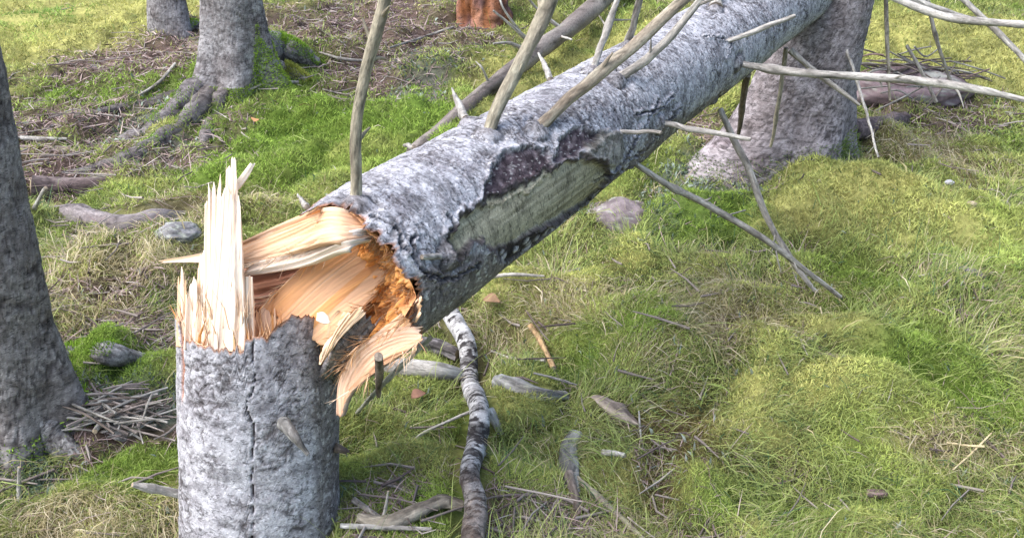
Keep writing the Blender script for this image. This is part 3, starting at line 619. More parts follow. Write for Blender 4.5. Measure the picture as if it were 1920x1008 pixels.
# bark-backed wedge on the right of the rim
slab('splinter', L3((600, 690, 1.82), (622, 632, 1.80), (662, 572, 1.77)), L3((606, 668, 1.82), (648, 622, 1.795), (700, 574, 1.765)), .03, STUMP, 22, 24, .05, .16, .0022, .30, 52, 5)
DF = sd_(606, 700)
slab('bark_flap', L3((602, 712, DF + .006), (626, 660, 1.825), (655, 622, 1.80), (694, 580, 1.775)), L3((637, 712, sd_(636, 700) + .03), (655, 676, 1.90), (682, 642, 1.86), (716, 590, 1.81)), .016, STUMP, 40, 40, 0, .12, .0016, .3, 54, 5, bow=.008, mat=M_BARK, cfront=((.38, .36, .36), (.18, .16, .155)))
slab('splinter', L3((612, 640, 1.88), (622, 600, 1.88), (640, 575, 1.87)), L3((628, 645, 1.87), (645, 605, 1.86), (668, 572, 1.86)), .012, STUMP, 14, 16, 0, .3, .0016, .4, 53, 4)
branch('branch_stub', L3((532, 792, 1.86), (552, 818, 1.81), (577, 852, 1.805)), [.011, .0085, .0045], STUMP, ((.30, .30, .29), (.10, .095, .09)), 14, 40, .3, 0, (.2, .19, .17))
branch('branch_stub', L3((628, 838, 2.02), (650, 845, 2.03), (652, 848, 2.03)), [.010, .006, .003], STUMP, DARK_BR, 8, 10)

# ------------------------------------------------------------------ dead branches of the fallen trunk
def tb(pts, rpx, cols=GREY_BR, d_end=None, na=10, wob=.003, name='branch', lich=.2, spurs=None):
    spurs = (len(pts) - 2 if len(pts) > 3 else 0) if spurs is None else spurs
    th0, s0, D0 = on_trunk(*pts[0]); d_end = D0 if d_end is None else d_end; n = len(pts)
    ds = [D0 + .012 + (d_end - D0 - .012) * (i / (n - 1)) for i in range(n)]
    P = [at(q[0], q[1], d) for q, d in zip(pts, ds)]; rr = [r * d / F for r, d in zip(rpx, ds)]
    o = branch(name, P, rr, FALL, cols, na, None, .10, wob, (0.24, .2, .16), lich)
    if spurs:
        C = catmull(P, 60); r_ = np.random.default_rng(int(pts[0][0]))
        for k in range(spurs):
            i = int(r_.uniform(.25, .92) * 58); t = C[i + 1] - C[i]; t /= np.linalg.norm(t); dv = np.cross(t, r_.normal(size=3)); dv /= np.linalg.norm(dv); dv = dv * .7 + t * r_.uniform(.3, .9); l = r_.uniform(.02, .07) * (2.5 if r_.random() < .25 else 1)
            branch('twig', [C[i], C[i] + dv * l * .5, C[i] + dv * l + r_.normal(0, .006, 3)], [rr[-1] * .5, rr[-1] * .35, rr[-1] * .15], o, cols, 6, 6)
    return o
tb([(667, 376), (666, 300), (672, 210), (690, 120), (712, 40), (730, -40)], [11, 11.5, 11, 11.5, 12.5, 13], TAN_BR, 1.62, 16)
tb([(915, 252), (945, 180), (985, 100), (1020, 30), (1045, -40)], [12, 13.5, 13, 13, 13], TAN_BR, 2.10, 16)
tb([(1008, 242), (1075, 180), (1140, 125), (1200, 78), (1290, -10), (1330, -50)], [10, 12, 12, 12, 11, 10], ((.40, .35, .27), (.20, .16, .12)), 2.25, 16)
tb([(1160, 146), (1215, 108), (1262, 62), (1330, -20)], [8, 9, 8, 7], GREY_BR, 2.4, 12)
tb([(1112, 128), (1125, 90), (1142, 45), (1165, -20)], [6, 6.5, 6, 5], GREY_BR, 2.5, 10)
tb([(1178, 78), (1188, 45), (1202, -15)], [8, 7, 6.5], GREY_BR, 2.5, 10)
tb([(1342, 16), (1344, 0), (1348, -40)], [11, 9, 8], GREY_BR, 2.95)
tb([(1360, 78), (1420, 57), (1490, 30)], [4.5, 5.5, 4], PALE_BR, 2.75)
tb([(1386, 119), (1460, 132), (1560, 140), (1700, 150), (1810, 163), (1960, 196)], [6, 8, 7.5, 7.5, 6.5, 5.5], PALE_BR, 2.6, 12)
tb([(1482, 94), (1540, 142), (1612, 198)], [5.5, 5.5, 3], GREY_BR, 3.3)
tb([(1240, 232), (1310, 244), (1406, 262)], [6, 5.5, 4], PALE_BR, 2.35)
tb([(1160, 246), (1200, 247), (1242, 249)], [4, 4.5, 3.5], PALE_BR, 2.2)
tb([(1350, 204), (1400, 310), (1440, 410), (1485, 490), (1530, 548)], [5.5, 7, 6, 5.5, 4], GREY_BR, min(gd(1530, 548), 2.9))
tb([(1188, 304), (1260, 350), (1340, 392), (1450, 460), (1520, 515), (1576, 556)], [5, 6.5, 6.5, 6.5, 5, 4], GREY_BR, min(gd(1576, 556), 2.75))
tb([(1568, 30), (1606, 150), (1630, 230), (1648, 295)], [3, 3, 2.6, 2.2], PALE_BR, 3.4, 8)
tb([(1660, -40), (1662, 60), (1668, 190)], [4.5, 4, 2.5], TAN_BR, 3.8, 8)
tb([(1474, 90), (1458, 200), (1446, 275)], [4.5, 4, 3], TAN_BR, 3.55, 8)
tb([(1402, 140), (1392, 200), (1384, 250)], [7, 5.5, 4], DARK_BR, 3.35, 8)
tb([(1010, 100), (1020, 122), (1032, 150)][::-1], [7, 5, 2], PALE_BR, 2.7, 8, name='branch_stub')
tb([(874, 224), (860, 198), (848, 165)], [8, 6, 1.5], PALE_BR, 2.4, 8, name='branch_stub')
tb([(776, 276), (768, 275), (758, 272)], [5, 5, 3], PALE_BR, 2.25, 8, name='branch_stub')
tb([(576, 388), (568, 378), (558, 366)], [6, 5, 2], PALE_BR, 2.1, 8, name='branch_stub')
tb([(842, 480), (818, 480), (790, 481)], [5, 6, 5], PALE_BR, 1.72, 8, name='branch_stub')
tb([(710, 668), (711, 705), (710, 742)], [9, 8, 4], DARK_BR, 1.9, 10, name='branch_stub')
P9 = lambda *a: [at(*q) for q in a]
tipb = [([(1640, -20, 3.5), (1730, 18, 3.45), (1800, 36, 3.4), (1960, 50, 3.3)], [7, 8, 8, 6], PALE_BR), ([(1690, -10, 3.5), (1780, 24, 3.5), (1860, 46, 3.5)], [5, 5, 4], PALE_BR),
        ([(1796, -10, 3.6), (1860, 50, 3.55), (1940, 130, 3.5)], [5, 6, 5], PALE_BR), ([(1735, -20, 3.8), (1755, 70, 3.85), (1783, 155, 3.95)], [3.5, 3.5, 2.5], GREY_BR),
        ([(1700, 85, 4.0), (1728, 135, 4.0), (1756, 192, 4.0)], [3, 3.5, 3], GREY_BR)]
for P_, r__, cc_ in tipb: branch('branch', P9(*P_), [a * q[2] / F for a, q in zip(r__, P_)], FALL, cc_, 10)

# ------------------------------------------------------------------ standing trees
def tree(base, r0, height, flares, label, lean=(0, 0), seed=1, pale=(.40, .385, .39), mid=(.2, .18, .18), vis=1.3, na=220, nlv=200, cell=(.03, .024), lich=.05, bend=None):
    z0 = -.35; tt = np.concatenate([np.linspace(0, vis + .35, nlv) , np.linspace(vis + .35, height, 40)[1:]])
    th = np.arange(na) * 2 * np.pi / na; Z, TH = np.meshgrid(tt + z0, th, indexing='ij')
    R = r0 * (1 - .55 * np.clip(Z, 0, None) / height)
    for ft, fw, fa, fh in flares:
        d = (TH - ft + np.pi) % (2 * np.pi) - np.pi
        R = R + fa * np.exp(-(d / fw) ** 2) * np.exp(-np.clip(Z + .05, -.25, None) / fh)
    bc = np.stack([r0 * np.cos(TH), r0 * np.sin(TH), Z], -1).reshape(-1, 3)
    disp, c, _ = bark(bc, seed, cell[0], cell[1], pale, mid, lich=lich)
    X = base[0] + lean[0] * Z + (0 if bend is None else bend * Z ** 2) + np.cos(TH) * (R + disp.reshape(R.shape)); Y = base[1] + lean[1] * Z + np.sin(TH) * (R + disp.reshape(R.shape))
    t = thing('spruce_tree', base, label, 'tree'); bpy.context.view_layer.update()
    V = np.stack([X, Y, base[2] + Z], -1)
    mesh_np('trunk', V, grid_quads(len(tt), na), None, c, bc, M_BARK, True, t)
    return t, V, TH, Z
def root(tree_, P, rad, seed, name='root', pale=(.36, .35, .34), mid=(.17, .155, .15), moss=None):
    nl = 70; sw = sweep(P, rad, 36, nl); b = sw['bc'].reshape(-1, 3); d, c, _ = bark(b, seed, .03, .025, pale, mid)
    d = d + .45 * sw['R'].repeat(36) * fbm(b * 16, 4, seed + 4)
    o = tube_obj(name, sw, d.reshape(nl, 36), c.reshape(nl, 36, 3), M_BARK, tree_)
    return o, sw
def gp(px, py, dz=0.0):
    p = gnd(px, py); return np.array([p[0], p[1], p[2] + dz])
FUZZ = {'p': [], 'n': [], 'c': [], 'l': [], 'w': []}
def fuzz_on(sw, t0, t1, dens, cmoss, ln=.016, seed=1, upmin=.1, side=None):
    """moss growing on the upper side of a root"""
    r_ = np.random.default_rng(seed); n = dens; nl, na = sw['RAD'].shape[:2]
    i = (r_.uniform(t0, t1, n) * (nl - 1)).astype(int); j = r_.integers(0, na, n); N = sw['RAD'][i, j]; Pp = sw['C'][i] + N * (sw['R'][i] * 1.02)[:, None]
    k = (N[:, 2] > upmin); Pp, N = Pp[k], N[k]; g = fbm(Pp * 22, 2, seed); k = g > -.25; Pp, N, g = Pp[k], N[k], g[k]
    m = len(Pp); FUZZ['p'].append(Pp); FUZZ['n'].append(N + r_.normal(0, .45, (m, 3)) + np.array([0, 0, .3])); FUZZ['l'].append(r_.uniform(.5, 1.3, m) * ln); FUZZ['w'].append(np.full(m, .004))
    FUZZ['c'].append(np.array(cmoss) * r_.uniform(.7, 1.7, (m, 1)) * (1 + .4 * g[:, None]))
MG, MY = (0.19, 0.31, 0.04), (0.33, 0.35, 0.08)

pi = math.pi
def fuzz_tree(V, TH, Z, tha, thw, z1, n, colr, seed):
    r_ = np.random.default_rng(seed); i = r_.integers(2, V.shape[0] - 2, n); j = r_.integers(0, V.shape[1], n); d = (TH[i, j] - tha + pi) % (2 * pi) - pi; top = z1 * (1 + .5 * fbm(V[i, j] * 8, 2, seed)) * np.exp(-(d / thw) ** 2)
    k = (Z[i, j] > -.1) & (Z[i, j] < top); i, j = i[k], j[k]; P_ = V[i, j]; N_ = np.stack([np.cos(TH[i, j]), np.sin(TH[i, j]), np.full(len(i), .6)], 1); m = len(P_)
    FUZZ['p'].append(P_ + r_.normal(0, .003, (m, 3))); FUZZ['n'].append(N_ + r_.normal(0, .5, (m, 3))); FUZZ['l'].append(r_.uniform(.008, .018, m)); FUZZ['w'].append(np.full(m, .0045)); FUZZ['c'].append(np.array(colr) * r_.uniform(.7, 1.7, (m, 1)))
# left edge tree
b0 = gp(22, 775)
T0, TV0, TH0, TZ0 = tree(b0, .125, 6, [(.15, .42, .11, .18), (-1.1, .45, .07, .10), (2.6, .6, .10, .15), (1.5, .4, .08, .15)], 'grey spruce trunk cut by the left edge of the picture, roots spreading', (.055, .0), 301, pale=(.36, .335, .325), mid=(.18, .16, .15), vis=1.7)
o, sw = root(T0, [b0 + [.03, .02, .08], gp(150, 662, .0), gp(200, 672, .02), gp(270, 676, .0), gp(340, 668, -.03)], [.05, .036, .030, .026, .02], 311); fuzz_on(sw, .15, .6, 3500, MG)
o, sw = root(T0, [b0 + [.02, -.02, .06], gp(95, 830, .02), gp(130, 845, .0), gp(180, 866, -.04)], [.06, .05, .035, .02], 312)
# middle tree, top left
b1 = gp(455, 150); T1, TV1, TH1, TZ1 = tree(b1, .150, 7, [(pi + .5, .45, .16, .22), (-.2, .35, .14, .2), (-1.5, .5, .08, .15), (.9, .4, .1, .2), (2.4, .5, .08, .2)], 'thick grey spruce trunk at the top left with green mossy roots', (-.01, 0), 321, vis=1.2, na=200, nlv=150)
o, sw = root(T1, [b1 + [-.02, -.0, .14], gp(385, 165, .03), gp(330, 205, .0), gp(285, 245, -.005), gp(240, 262, -.01), gp(170, 275, -.04)], [.10, .075, .055, .05, .04, .025], 322, pale=(.27, .25, .25), mid=(.13, .115, .115)); fuzz_on(sw, .25, .6, 2500, MG, upmin=.55)
o, sw = root(T1, [b1 + [.0, .0, .16], gp(522, 105, .04), gp(560, 112, .03), gp(604, 122, -.03)], [.10, .085, .06, .03], 323); fuzz_on(sw, .1, 1, 9000, MG, .018)
o, sw = root(T1, [b1 + [.0, .0, .10], gp(505, 138, .03), gp(545, 148, .03), gp(585, 152, -.02)], [.08, .06, .05, .02], 324); fuzz_on(sw, .55, 1, 4000, MY, .018)
for P_, r_m, sd__ in (([(395, 175), (350, 225), (300, 262), (250, 290), (180, 312), (110, 322)], [.06, .05, .045, .04, .03, .015], 325), ([(420, 178), (400, 215), (388, 250), (380, 275)], [.05, .04, .035, .015], 326), ([(360, 172), (290, 190), (230, 198), (150, 215), (80, 240)], [.05, .04, .03, .025, .012], 327)):
    o, sw = root(T1, [b1 + [-.01, 0, .03]] + [gp(q[0], q[1], -.012) for q in P_], [.07] + r_m, sd__, pale=(.22, .20, .195), mid=(.11, .095, .09)); fuzz_on(sw, .3, .75, 1600, MG, upmin=.6, seed=sd__)
# smaller tree left of it
b2 = gp(322, 62); T2, *_ = tree(b2, .115, 7, [(pi, .5, .06, .15), (-.6, .5, .07, .15), (1.2, .5, .05, .15)], 'thin grey spruce trunk at the top left, behind the mossy-rooted one', (.0, 0), 331, vis=1.0, na=160, nlv=110)
o, sw = root(T2, [b2 + [.0, .0, .05], gp(345, 62, .03), gp(362, 50, .01), gp(385, 45, -.03)], [.06, .05, .035, .02], 332); fuzz_on(sw, .1, 1, 2500, MG)
# tree behind the fallen trunk on the right
b3 = at(1490, 262, 3.95); b3[2] = float(H(b3[:1], b3[1:2])[0]) + .02
T3, TV3, TH3, TZ3 = tree(b3, .185, 7, [(pi + .15, .55, .28, .24), (-1.4, .6, .12, .25), (-.1, .4, .12, .18), (1.5, .5, .1, .2), (-2.3, .4, .16, .2)], 'lichen speckled pinkish spruce trunk behind the fallen trunk at right', (.10, .0), 341, pale=(.43, .39, .41), mid=(.22, .19, .195), vis=1.4, cell=(.022, .02), lich=.08)
o, sw = root(T3, [b3 + [-.02, .0, .14], gp(1370, 300, .05), gp(1325, 318, .0), gp(1290, 305, -.06)], [.11, .085, .05, .015], 342, pale=(.42, .37, .40), mid=(.22, .18, .19))
o, sw = root(T3, [b3 + [.02, .0, .10], gp(1630, 240, .0), gp(1690, 220, -.01), gp(1770, 205, -.04)], [.07, .045, .035, .02], 343, pale=(.24, .19, .19), mid=(.12, .09, .09))

fuzz_tree(TV0, TH0, TZ0, .5, .35, .12, 60000, MG, 71); fuzz_tree(TV1, TH1, TZ1, -.55, .30, .30, 150000, (.24, .36, .05), 72); fuzz_tree(TV1, TH1, TZ1, .0, .3, .2, 70000, (.28, .38, .07), 73)
fuzz_tree(TV3, TH3, TZ3, -1.3, .9, .10, 60000, (.14, .20, .07), 74); fuzz_tree(TV3, TH3, TZ3, -.5, .5, .13, 40000, (.16, .22, .06), 75)
# ------------------------------------------------------------------ logs, sticks and stones
def log(name, P, rad, label, cat, cols=GREY_BR, na=28, rough=.12, capcol=(.35, .28, .2), nl=90, lich=.3, wob=0.0):
    o = branch(name, P, rad, None, cols, na, nl, rough, wob, capcol, lich); return tag(o, label, cat)
# dead thin log behind, with its own twigs
LG = thing('dead_log', gp(800, 275), 'thin dead brown log lying on moss behind the fallen trunk', 'log'); bpy.context.view_layer.update()
lp = [(775, 290, gd(775, 290) - .05), (850, 222, 4.35), (930, 155, 4.75), (1010, 95, 5.2), (1085, 38, 5.75), (1170, -40, 6.6)]
branch('stem', [at(*q) for q in lp], [13 * 4 / F, 14 * 4.3 / F, 16 * 4.7 / F, 17 * 5.2 / F, 18 * 5.7 / F, 19 * 6.5 / F], LG, ((.26, .23, .205), (.14, .115, .105)), 20, 90, .12)
for P_, r__ in [([(1010, 95, 5.15), (975, 62, 5.0), (925, 20, 4.9)], [4, 3.5, 2]), ([(1000, 105, 5.1), (960, 82, 5.0), (925, 82, 4.9)], [4, 3.5, 2]), ([(1060, 60, 5.5), (1010, 20, 5.4), (985, -10, 5.3)], [4, 3, 2]),
                ([(920, 165, 4.7), (905, 130, 4.6), (892, 115, 4.6)], [3, 2, 1]), ([(1050, 68, 5.4), (1070, 74, 5.2), (1072, 76, 5.2)], [3, 2, 1]), ([(975, 60, 5.0), (945, 18, 4.9), (935, -10, 4.9)], [3, 2, 2]), ([(880, 200, 4.5), (855, 185, 4.45), (848, 178, 4.4)], [3, 2, 1])]:
    branch('twig', P9(*P_), [a * q[2] / F for a, q in zip(r__, P_)], LG, PALE_BR, 7, 14)
# birch log
BI = thing('birch_log', gp(890, 800), 'white birch log with black bark marks lying beside the stump', 'log'); bpy.context.view_layer.update()
bp = [(846, 590), (876, 648), (880, 715), (899, 768), (893, 835), (880, 890), (892, 950), (884, 1030)]; brp = [17, 17, 17, 19, 20, 18, 22, 23]
BP, BR = [], []
for q, r in zip(bp, brp):
    D = gd(*q) - .095; BP.append(at(q[0], q[1], D)); BR.append(r * D / F)
swb = sweep(BP, BR, 60, 320); b = swb['bc'].reshape(-1, 3); nn = 320 * 60
dash = fbm(b * np.array([55, 55, 120]), 3, 401); blk = fbm(b * np.array([9, 9, 22]), 3, 402); ring = sstep(.68, .8, vnoise(np.stack([b[:, 2] * 17, 0 * b[:, 0], 0 * b[:, 0]], 1), 409) + .75 * fbm(b * 40, 2, 410))
c = mix((.48, .47, .465), (.28, .27, .265), sstep(-.3, .5, fbm(b * 30, 3, 403)))
c = mix(c, (.05, .045, .045), np.clip(sstep(.10, .22, dash + .45 * blk) + ring * .35 + sstep(.16, .30, blk) * .75, 0, 1))
btm = sstep(.70, .95, b[:, 2] / b[:, 2].max() + .12 * fbm(b * 20, 3, 404)); c = mix(c, mix((.09, .07, .06), (.24, .2, .17), sstep(0, .5, fbm(b * 45, 3, 405))), btm * .8)
d = .10 * .03 * fbm(b * 50, 3, 406) + .004 * ring + btm * .005 * fbm(b * 60, 3, 407)
tube_obj('stem', swb, d.reshape(320, 60), c.reshape(320, 60, 3), M_BARK, BI, capcol=(.2, .13, .09))
branch('branch_stub', [at(915, 770, gd(915, 770) - .03), at(928, 790, gd(928, 790) - .01), at(940, 815, gd(940, 815))], [.014, .012, .008], BI, PALE_BR, 10, 12)
def gpath(px, lift): return [np.array(gnd(*q)) + [0, 0, lift] for q in px]
log('grey_log', gpath([(722, 692), (780, 700), (830, 705), (872, 718)], .015), [.026, .028, .026, .024], 'short pale grey log lying behind the birch log and under the trunk', 'log', PALE_BR)
log('bark_chunk', gpath([(778, 655), (815, 662), (858, 678)], .025), [.016, .028, .020], 'rough dark grey chunk of dead wood between fallen trunk and birch log', 'dead wood', ((.30, .28, .29), (.09, .08, .08)), 24, .4)
log('mossy_log', gpath([(935, 722), (970, 735), (1010, 745), (1062, 748)], .012), [.020, .028, .020, .014], 'half-buried grey mossy log to the right of the birch log', 'log', ((.42, .43, .42), (.15, .14, .13)), 24, .35)
log('broken_wood', gpath([(1110, 750), (1128, 760), (1160, 782), (1196, 800)], .004), [.012, .024, .026, .006], 'split brown and cream piece of broken wood in the grass', 'dead wood', ((.36, .30, .25), (.07, .05, .045)), 30, .45)
log('rotten_log', gpath([(1078, 815), (1066, 850), (1072, 900), (1082, 930)], .004), [.018, .024, .022, .012], 'short rotten grey and white birch remnant with dark lower end', 'log', ((.30, .30, .28), (.08, .075, .07)), 24, .35, (.08, .06, .05))
log('rotten_stick', gpath([(1066, 900), (1078, 940), (1084, 975)], .02), [.012, .011, .008], 'dark rotten stick below the short birch remnant', 'stick', DARK_BR, 12, .2)
log('fallen_stick', gpath([(1082, 905), (1120, 940), (1170, 985), (1215, 1030)], .015), [.007, .008, .007, .006], 'tan stick running to the bottom edge from the birch remnant', 'stick', TAN_BR, 12)
log('fallen_stick', gpath([(994, 620), (1012, 645), (1038, 700)], .018), [.0095, .010, .007], 'short orange-tan stick lying in grass below the fallen trunk', 'stick', ((.48, .33, .18), (.30, .19, .1)), 12)
log('fallen_stick', gpath([(920, 668), (960, 682), (1022, 687)], .02), [.004, .005, .005], 'thin pale stick beside the orange-tan stick', 'stick', PALE_BR, 8)
log('fallen_stick', gpath([(1000, 716), (1040, 726), (1080, 738)], .03), [.003, .004, .003], 'thin pale twig above the half-buried mossy log', 'stick', PALE_BR, 8)
log('crooked_branch', gpath([(672, 990), (730, 1000), (790, 975), (830, 960), (866, 968)], .03), [.008, .016, .014, .016, .012], 'crooked grey-brown branch on the ground at the bottom between stump and birch log', 'branch', ((.33, .29, .23), (.12, .10, .08)), 16, .2)
log('fallen_stick', gpath([(664, 950), (690, 968), (712, 984)], .02), [.008, .007, .006], 'short brown stick at the foot of the stump, right side', 'stick', GREY_BR, 10)
log('fallen_stick', [gnd(715, 985), at(722, 955, gd(715, 985) - .03), at(728, 920, gd(715, 985) - .06)], [.004, .004, .002], 'thin twig standing up at the foot of the stump', 'stick', PALE_BR, 8)
log('fallen_stick', gpath([(640, 1006), (720, 1008), (810, 1012)], .03), [.006, .006, .004], 'pale straight stick along the bottom edge right of the stump', 'stick', PALE_BR, 8)
log('bent_twig', [gnd(768, 832), at(800, 808, gd(800, 808) - .04), at(884, 770, gd(884, 770) - .09)], [.0035, .0045, .004], 'bent pale twig leaning on the birch log from the left', 'stick', PALE_BR, 8)
log('thin_twig', [gnd(668, 775), at(720, 718, 2.15), at(808, 632, 2.05)], [.0045, .0055, .0055], 'thin grey-green twig propped under the broken end of the trunk', 'stick', ((.42, .42, .34), (.28, .28, .22)), 8)
log('broken_stub', [at(345, 926, 2.14), at(300, 918, 2.10), at(248, 908, 2.06)], [.012, .011, .005], 'pale broken branch pointing left beside the stump foot', 'branch', PALE_BR, 12, .25)
log('fallen_stick', gpath([(184, 838), (210, 800), (235, 768)], .05), [.007, .007, .005], 'grey stick leaning across the twig pile left of the stump', 'stick', GREY_BR, 8)
log('fallen_stick', gpath([(42, 270), (80, 272), (128, 272)], .03), [.010, .011, .007], 'short pale stick on brown litter beside the left tree', 'stick', PALE_BR, 8)
log('fallen_stick', [gnd(62, 395), at(72, 375, gd(62, 395) - .05), at(86, 352, gd(62, 395) - .1)], [.008, .008, .006], 'small pale stick standing against the left tree', 'stick', PALE_BR, 8)
log('fallen_stick', [gnd(36, 945), at(36, 915, gd(36, 945)), at(36, 875, gd(36, 945) - .02)], [.006, .006, .004], 'short grey stick standing upright under the left tree', 'stick', PALE_BR, 8)
log('surface_root', gpath([(80, 388), (150, 400), (220, 418), (290, 410), (350, 396)], -.01), [.010, .045, .04, .035, .012], 'grey weathered root curving across the slope left of the splinters', 'root', ((.23, .205, .205), (.12, .10, .10)), 28, .25)
log('hollow_root', gpath([(60, 350), (120, 352), (180, 345), (250, 330)], -.005), [.05, .05, .04, .015], 'dark brown root over a shaded hollow beside the left tree', 'root', ((.17, .135, .13), (.08, .06, .06)), 28, .25)
log('surface_root', gpath([(88, 560), (120, 575), (150, 590)], -.012), [.012, .024, .010], 'short knobbly grey root beside the left tree base', 'root', ((.32, .30, .29), (.16, .14, .13)), 16, .25)
log('fallen_stick', gpath([(920, 540), (960, 535), (1020, 538)], .04), [.007, .007, .004], 'curved pale twig in grass just below the fallen trunk', 'stick', PALE_BR, 8)
log('fallen_stick', gpath([(1130, 860), (1150, 862), (1172, 866)], .02), [.007, .008, .006], 'tiny pale wood piece right of the birch remnant', 'stick', PALE_BR, 8)
log('fallen_stick', [gnd(1205, 850), at(1200, 800, gd(1200, 800) - .03), at(1198, 770, gd(1198, 770) - .05)], [.003, .003, .002], 'thin pinkish twig rising beside the split brown wood', 'stick', PALE_BR, 7)
log('straw_stalk', gpath([(1768, 860), (1800, 865), (1838, 868)], .05), [.003, .0035, .003], 'flattened straw stalk in the right foreground grass', 'stalk', ((.6, .5, .3), (.45, .36, .2)), 7)
log('straw_stalk', gpath([(1780, 912), (1815, 880), (1852, 842)], .05), [.002, .0025, .002], 'slanting straw stalk crossing the flattened one at right', 'stalk', ((.6, .5, .3), (.45, .36, .2)), 7)
log('wood_bit', gpath([(1622, 945), (1640, 947), (1658, 946)], .035), [.009, .011, .009], 'small dark purple-brown wood bit in the right foreground grass', 'dead wood', ((.20, .14, .14), (.12, .08, .08)), 14, .2)
# thin trailing sticks in the top-left and brush on the right
for i, (q, lab) in enumerate([([(690, 125), (640, 120), (600, 108)], 'thin grey twig on brown needles right of the mossy roots'), ([(850, 60), (790, 80), (730, 100)], 'grey twig on brown needles left of the rotten orange stump'), ([(330, 130), (300, 165), (262, 190)], 'slim twig lying left of the thick tree roots'),
                              ([(560, 165), (510, 165), (470, 178)], 'thin twig on moss below the mossy roots')]):
    log('fallen_stick', gpath(q, .03), [.008, .009, .006], lab, 'stick', GREY_BR, 7)
# rotten orange stump at the top
rp = gp(905, 38)
RS = thing('rotten_stump', rp, 'rotten reddish orange stump at the top behind the dead log', 'stump'); bpy.context.view_layer.update()
swr = sweep([rp + [0, .02, -.1], rp + [0, .02, .08], rp + [.02, .05, .22], rp + [.03, .06, .34]], [.20, .17, .15, .12], 90, 70); b = swr['bc'].reshape(-1, 3)
rn = fbm(b * np.array([30, 30, 8]), 4, 501); ro = sstep(-.35, .3, fbm(b * 9, 3, 502))
c = mix(mix((.10, .05, .045), (.22, .13, .13), sstep(-.3, .4, rn)), mix((.26, .10, .04), (.38, .19, .12), sstep(-.3, .4, rn)), ro)
tube_obj('stem', swr, (.03 * rn + .05 * fbm(b * 8, 3, 503)).reshape(70, 90), c.reshape(70, 90, 3), M_BARK, RS)
fth = np.random.default_rng(8).uniform(0, 6.28, 90)
fibres('wood_fibre', rp + [.03, .06, .27] + np.stack([np.cos(fth) * .1, np.sin(fth) * .1, 0 * fth], 1), np.array([0, 0, 1.0]) + np.random.default_rng(9).normal(0, .25, (90, 3)), np.random.default_rng(10).uniform(.04, .14, 90), np.full(90, .008), .8, RS, 33, (.6, .5, .5))
def stone(name, c, size, label, cols, seed, sub=5):
    n = 40; u = np.linspace(0.02, pi - .02, n); v = np.arange(60) * 2 * pi / 60; U, Vv = np.meshgrid(u, v, indexing='ij')
    d = np.stack([np.sin(U) * np.cos(Vv), np.sin(U) * np.sin(Vv), np.cos(U)], -1).reshape(-1, 3)
    r = 1 + .35 * fbm(d * 1.6, 3, seed) + .05 * fbm(d * 8, 3, seed + 1); r = np.minimum(r, 1.15)
    Vt = c + d * r[:, None] * np.array(size)
    col = mix(cols[0], cols[1], sstep(-.4, .4, fbm(d * 3.5, 4, seed + 2))); col = mix(col, (.42, .45, .38), sstep(.2, .4, fbm(d * 6, 3, seed + 3)) * .6)
    return tag(mesh_np(name, Vt, grid_quads(n, 60), None, col, Vt, M_ROCK), label, 'stone')
stone('stone', gp(1168, 394, -.05), (.17, .13, .085), 'flat pinkish grey stone under the fallen trunk', ((.14, .115, .12), (.22, .185, .195)), 601)
stone('stone', gp(1700, 158, -.03), (.34, .2, .12), 'broad reddish grey boulder beneath brown brush at top right', ((.15, .11, .115), (.25, .19, .20)), 602)
stone('stone', gp(1778, 356, .03), (.017, .014, .010), 'small pale grey stone on the grassy mound at right', ((.42, .42, .46), (.5, .5, .54)), 603)
stone('stone', gp(1820, 392, .02), (.017, .014, .010), 'small tan stone on the grassy mound at far right', ((.35, .27, .2), (.42, .34, .26)), 604)
stone('stone', gp(1815, 512, -.01), (.06, .04, .03), 'dark stone half hidden in grass at the right', ((.16, .13, .14), (.26, .22, .24)), 605)
stone('stone', gp(222, 822, .01), (.03, .03, .022), 'rounded small stone under the twig pile', ((.30, .27, .25), (.42, .4, .38)), 606)
stone('stone', gp(330, 432, -.01), (.08, .06, .04), 'grey lichen stone by the curving surface root', ((.15, .145, .15), (.25, .25, .26)), 607)
# fallen leaves and wood chip
def leaf(px, py, size, colr, label, seed, D=None):
    p = gp(px, py, .055) if D is None else at(px, py, D); r_ = np.random.default_rng(seed); n = 14; t = np.linspace(0, 1, n); wv = np.sin(np.pi * t ** .8) * .36; a = r_.uniform(0, 6.28)
    ax = np.array([math.cos(a), math.sin(a), .15]); bx = np.array([-math.sin(a), math.cos(a), .25])
    V = []
    for i in range(n):
        m = p + ax * (t[i] - .5) * size + np.array([0, 0, .15 * size * math.sin(t[i] * 4)])
        V += [m - bx * wv[i] * size + [0, 0, .05 * size], m, m + bx * wv[i] * size + [0, 0, .08 * size]]
    V = np.array(V); V = np.vstack([V, V - [0, 0, .0012]]); Q = grid_quads(n, 3, False); Q = np.vstack([Q, Q[:, ::-1] + n * 3])
    cc = np.array(colr) * r_.uniform(.85, 1.1, (len(V), 1)); return tag(mesh_np('fallen_leaf', V, Q, None, cc, V, M_LITTER), label, 'leaf')
leaf(573, 219, .055, (.75, .62, .45), 'pale cream fallen leaf on bright green moss', 1)
leaf(481, 247, .05, (.5, .26, .12), 'orange-brown leaf on moss left of the cream one', 2)
leaf(786, 772, .045, (.24, .13, .09), 'reddish leaf in grass left of the birch log', 3)
leaf(922, 592, .06, (.24, .15, .09), 'brown leaf in grass under the fallen trunk', 4)
ch = slab('wood_chip', L3((594, 586, 1.80), (606, 584, 1.80), (618, 592, 1.80)), L3((594, 598, 1.79), (606, 606, 1.79), (618, 604, 1.79)), .006, None, 8, 8, 0, 0, .0006, 0, 77, 2, tint=PALE)
tag(ch, 'cream wood chip resting on the torn stump rim', 'wood chip')
